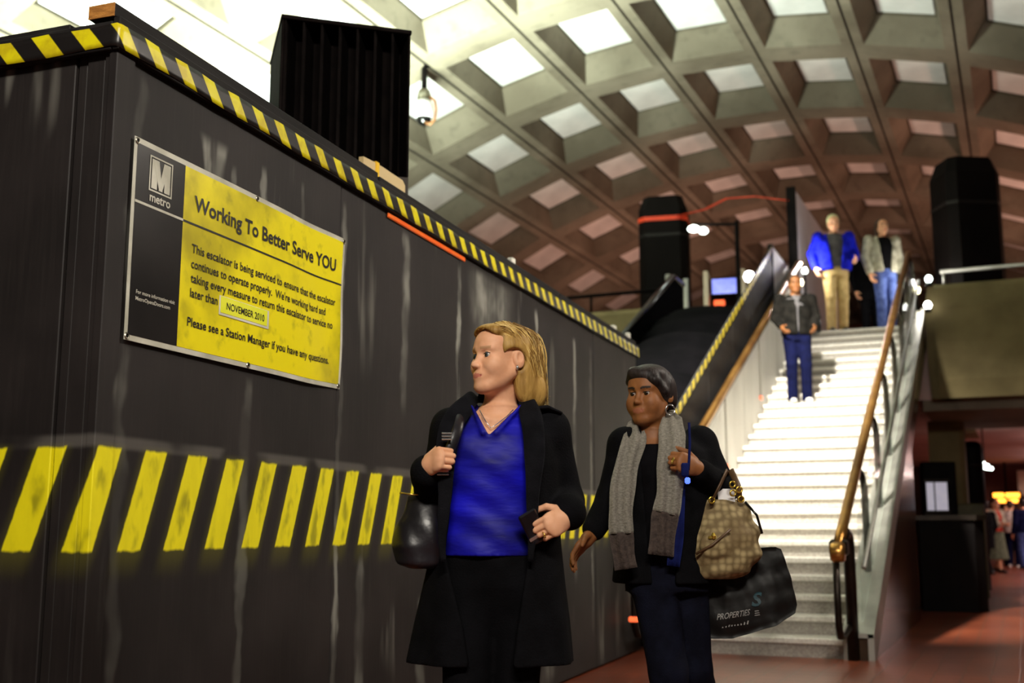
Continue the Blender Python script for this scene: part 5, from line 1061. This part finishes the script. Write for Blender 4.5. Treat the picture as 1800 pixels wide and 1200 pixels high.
# =============================== people further away
def walker(loc, rz, hgt, lab, spec):
    s_ = hgt / 1.70; r = empty('person', loc, rz); r.scale = (s_, s_, s_); tag(r, lab, 'person')
    hf = Frame((0, -.01, 1.555), rotm(spec.get('nod', 0), 0, spec.get('turn', 0)))
    st_ = spec.get('stride', .12); arms = spec.get('arms', (((-.20, .01, 1.36), (-.25, .03, 1.10), (-.24, -.08, .86)), ((.20, .01, 1.36), (.25, .03, 1.10), (.24, -.08, .86))))
    legs = spec.get('legs', (((-.085, 0, .90), (-.09, -.06 - st_ * .3, .49), (-.09, -st_, .09)), ((.085, 0, .90), (.09, -.02, .50), (.09, st_, .12))))
    vx = spec.get('vox', .009)
    f = Field((-.45, -.45, .0), (.45, .35, 1.72), vx)
    f.loft([(.82, 0, 0, .15, .10), (1.0, 0, 0, .14, .10), (1.2, 0, 0, .155, .11), (1.33, 0, .0, .15, .09), (1.39, 0, .012, .09, .06), (1.42, 0, .015, .06, .055)], .02)
    f.cone((0, .02, 1.38), (0, .012, 1.48), .056, .052, .03); add_head(f, hf)
    for a, e, w_ in arms:
        f.cone(a, e, .046, .037, .03); f.cone(e, w_, .036, .027, .01); a, e, w_ = map(np.array, (a, e, w_)); d = (w_ - e) / np.linalg.norm(w_ - e); sx = -1 if a[0] < 0 else 1
        add_hand(f, hframe(w_ + d * .02, d, (0, -1, .1), (-sx, 0, 0)), spec.get('curl', (20, 30, 20)), 2, (40, 20, 10), .95)
    for hp, kn, an in legs: f.cone(hp, kn, .08, .053, .03); f.cone(kn, an, .05, .036, .01)
    P_, F_ = f.mesh(); fast_mesh('body', P_, F_, [M[spec['skin']], M['lip_light' if spec['skin'] == 'skin_light' else 'lip_dark'], M['brow_dark'], M['lash']], r, face_regions(P_, F_, hf))
    vc = spec.get('cvox', .012)
    if 'skirt' in spec:
        f = Field((-.4, -.4, .2), (.4, .4, 1.1), vc); f.loft([(.30, 0, 0, .24, .22), (.6, 0, 0, .20, .17), (.9, 0, 0, .175, .13), (1.04, 0, 0, .145, .11)], 0, 'u', lambda X, Y, Z: .008 * np.sin(np.arctan2(Y, X) * 10)); build(f, 'skirt', M[spec['skirt']], r, 1)
    else:
        f = Field((-.4, -.45, .03), (.4, .45, 1.06), vc); f.loft([(.80, 0, 0, .165, .12), (.95, 0, 0, .160, .118), (1.02, 0, 0, .150, .11)], .03)
        for hp, kn, an in legs: f.cone(hp, kn, .095, .074, .03); f.cone(kn, (an[0], an[1], an[2] - .02), .072, .066, .02)
        build(f, 'trousers', M[spec['legs_mat']], r, 1)
    for (hp, kn, an), yy in zip(legs, (-5, 5)): shoe(r, (an[0], an[1], max(0, an[2] - .10)), R(yy), M[spec.get('shoes', 'shoe_dark')])
    if 'inner' in spec:
        f = Field((-.3, -.3, .85), (.3, .3, 1.46), vc); f.loft([(.92, 0, 0, .172, .130), (1.1, 0, 0, .165, .13), (1.25, 0, -.005, .172, .132), (1.35, 0, 0, .16, .105), (1.405, 0, .012, .09, .07)], 0); build(f, 'shirt', M[spec['inner']], r, 1)
    hem, a_ = spec.get('hem', .88), spec.get('girth', 1.0)
    f = Field((-.5, -.45, hem - .05), (.5, .4, 1.50), vc)
    f.loft([(hem, 0, 0, .200 * a_, .150 * a_), (1.0, 0, 0, .190 * a_, .148 * a_), (1.2, 0, 0, .195 * a_, .15 * a_), (1.33, 0, .003, .188 * a_, .12), (1.39, 0, .014, .13, .09), (1.43, 0, .02, .085, .08)], 0, 'u', lambda X, Y, Z: .004 * np.sin(Z * 40 + X * 15))
    gap = spec.get('gap', 0)
    if gap: f.fun(lambda X, Y, Z: np.maximum(np.abs(X) - gap * (.75 + .25 * np.sin(Z * 6)), Y - .02), (-gap - .05, -.4, hem - .1), (gap + .05, .02, 1.5), .01)
    f.fun(lambda X, Y, Z: np.maximum(np.maximum(np.abs(X) - (Z - 1.30) * .6, Y), 1.30 - Z), (-.12, -.3, 1.28), (.12, 0, 1.5), .01)
    f.fun(lambda X, Y, Z: np.maximum(np.sqrt(X ** 2 + (Y - .015) ** 2) - .068, 1.38 - Z), (-.1, -.1, 1.36), (.1, .1, 1.5), .006)
    for a, e, w_ in arms:
        e_ = np.array(e); w2_ = e_ + (np.array(w_) - e_) * .93; f.ell(a, (.07, .07, .068), .04); f.cone(a, e, .068, .062, .03); f.cone(e, w2_, .062, .050, .02)
    build(f, spec.get('top_name', 'jacket'), M[spec['top']], r, 1)
    f = Field((-.2, -.2, 1.25), (.2, .22, 1.74), vc * .75)
    f.ell((0, .026, .044), (.084, .102, .088), .02, hf)
    if spec.get('long'): f.ell((.06, .04, -.08), (.035, .05, .13), .04, hf); f.ell((-.06, .04, -.08), (.035, .05, .13), .04, hf); f.ell((0, .085, -.06), (.08, .045, .14), .04, hf)
    else: f.ell((0, .07, -.02), (.075, .05, .06), .03, hf)
    def fc(X, Y, Z):
        dx, dy, dz = X - hf.o[0], Y - hf.o[1], Z - hf.o[2]; m = hf.M
        lx = dx * m[0, 0] + dy * m[1, 0] + dz * m[2, 0]; ly = dx * m[0, 1] + dy * m[1, 1] + dz * m[2, 1]; lz = dx * m[0, 2] + dy * m[1, 2] + dz * m[2, 2]
        return (np.sqrt((lx / .074) ** 2 + ((ly + .098) / .085) ** 2 + ((lz + .025) / .090) ** 2) - 1) * .08
    f.fun(fc, hf.o - .25, hf.o + .25, .006); build(f, 'hair', M[spec['hair']], r)
    return r
A = R(23.9)
p = walker((-2.43, 14.28, 2.516), A + R(-4), 1.66, 'man in a charcoal zip jacket and dark jeans coming down the stairs', dict(skin='skin_dark', hair='hair_black', top='charcoal', legs_mat='navy', inner='tee_grey', gap=.012, shoes='shoe_light', stride=.06, nod=4,
    legs=(((-.085, 0, .90), (-.085, -.05, .50), (-.075, .02, .10)), ((.085, 0, .90), (.085, -.10, .49), (.095, -.03, .09))), arms=(((-.20, .01, 1.36), (-.26, .04, 1.12), (-.21, -.12, .98)), ((.20, .01, 1.36), (.26, .04, 1.12), (.21, -.12, .98)))))
q = MB(); q.box((.19, -.05, .90), (.31, .12, 1.10), 0, .03); q.tube([(.25, .03, 1.10), (.22, .02, 1.36), (.15, .03, 1.45), (.08, .12, 1.40)], .018, 8, 0, .4); o = q.build('satchel', M['leather'], None, True); o.location = p.location; o.rotation_euler = p.rotation_euler; o.scale = p.scale; tag(o, 'small dark satchel at the hip of the man on the stairs', 'bag')
walker((-2.33, 17.25, MZ), A + R(-3), 1.86, 'grey haired man in an open bright blue jacket and khaki trousers at the stair head', dict(skin='skin_light', hair='hair_grey', top='jacket_blue', legs_mat='khaki', inner='tee_grey', gap=.10, girth=1.18, stride=.05, nod=14,
    arms=(((-.21, .01, 1.37), (-.30, .05, 1.14), (-.27, -.03, .93)), ((.21, .01, 1.37), (.29, .05, 1.14), (.25, -.14, 1.02)))))
walker((-1.66, 17.55, MZ), A + R(6), 1.80, 'woman in an open pale grey cardigan over black, with blue jeans, at the stair head', dict(skin='skin_light', hair='hair_brown', top='cardigan', legs_mat='jeans_blue', inner='black_knit', gap=.09, long=True, stride=.06, top_name='cardigan'))
walker((-1.98, 18.45, MZ), A, 1.66, 'person in dark clothes half hidden behind the woman in the cardigan', dict(skin='skin_light', hair='hair_black', top='coat_black', legs_mat='trouser_black', hem=.7, stride=.04))
walker((-.74, 26.9, 0), A + R(200), 1.62, 'person in a long black coat walking past the fare machines', dict(skin='skin_light', hair='hair_black', top='coat_black', legs_mat='trouser_black', hem=.6, stride=.20, vox=.012, cvox=.018))
walker((-.56, 28.6, 0), A + R(30), 1.70, 'woman in a grey green skirt with a red scarf in the far hall', dict(skin='skin_light', hair='hair_brown', top='cardigan', skirt='skirt', inner='red_scarf', gap=.04, hem=1.0, vox=.012, cvox=.016, arms=(((-.20, .01, 1.36), (-.26, .0, 1.12), (-.12, -.2, 1.10)), ((.20, .01, 1.36), (.26, .0, 1.12), (.10, -.22, 1.08)))))
walker((-.26, 31.6, 0), A + R(150), 1.72, 'person in a pale shirt and blue jeans seen from behind in the far hall', dict(skin='skin_light', hair='hair_brown', top='white_shirt', legs_mat='navy', shoes='shoe_light', stride=.05, vox=.012, cvox=.018))
walker((.02, 30.6, 0), A + R(190), 1.74, 'person in a navy jacket at the right edge of the far hall', dict(skin='skin_light', hair='hair_black', top='navy', legs_mat='jeans_blue', stride=.05, vox=.012, cvox=.018))
walker((-.40, 33.2, 0), A + R(10), 1.62, 'person in dark clothes standing below the departure board', dict(skin='skin_light', hair='hair_black', top='coat_black', legs_mat='trouser_black', stride=.03, vox=.012, cvox=.018))
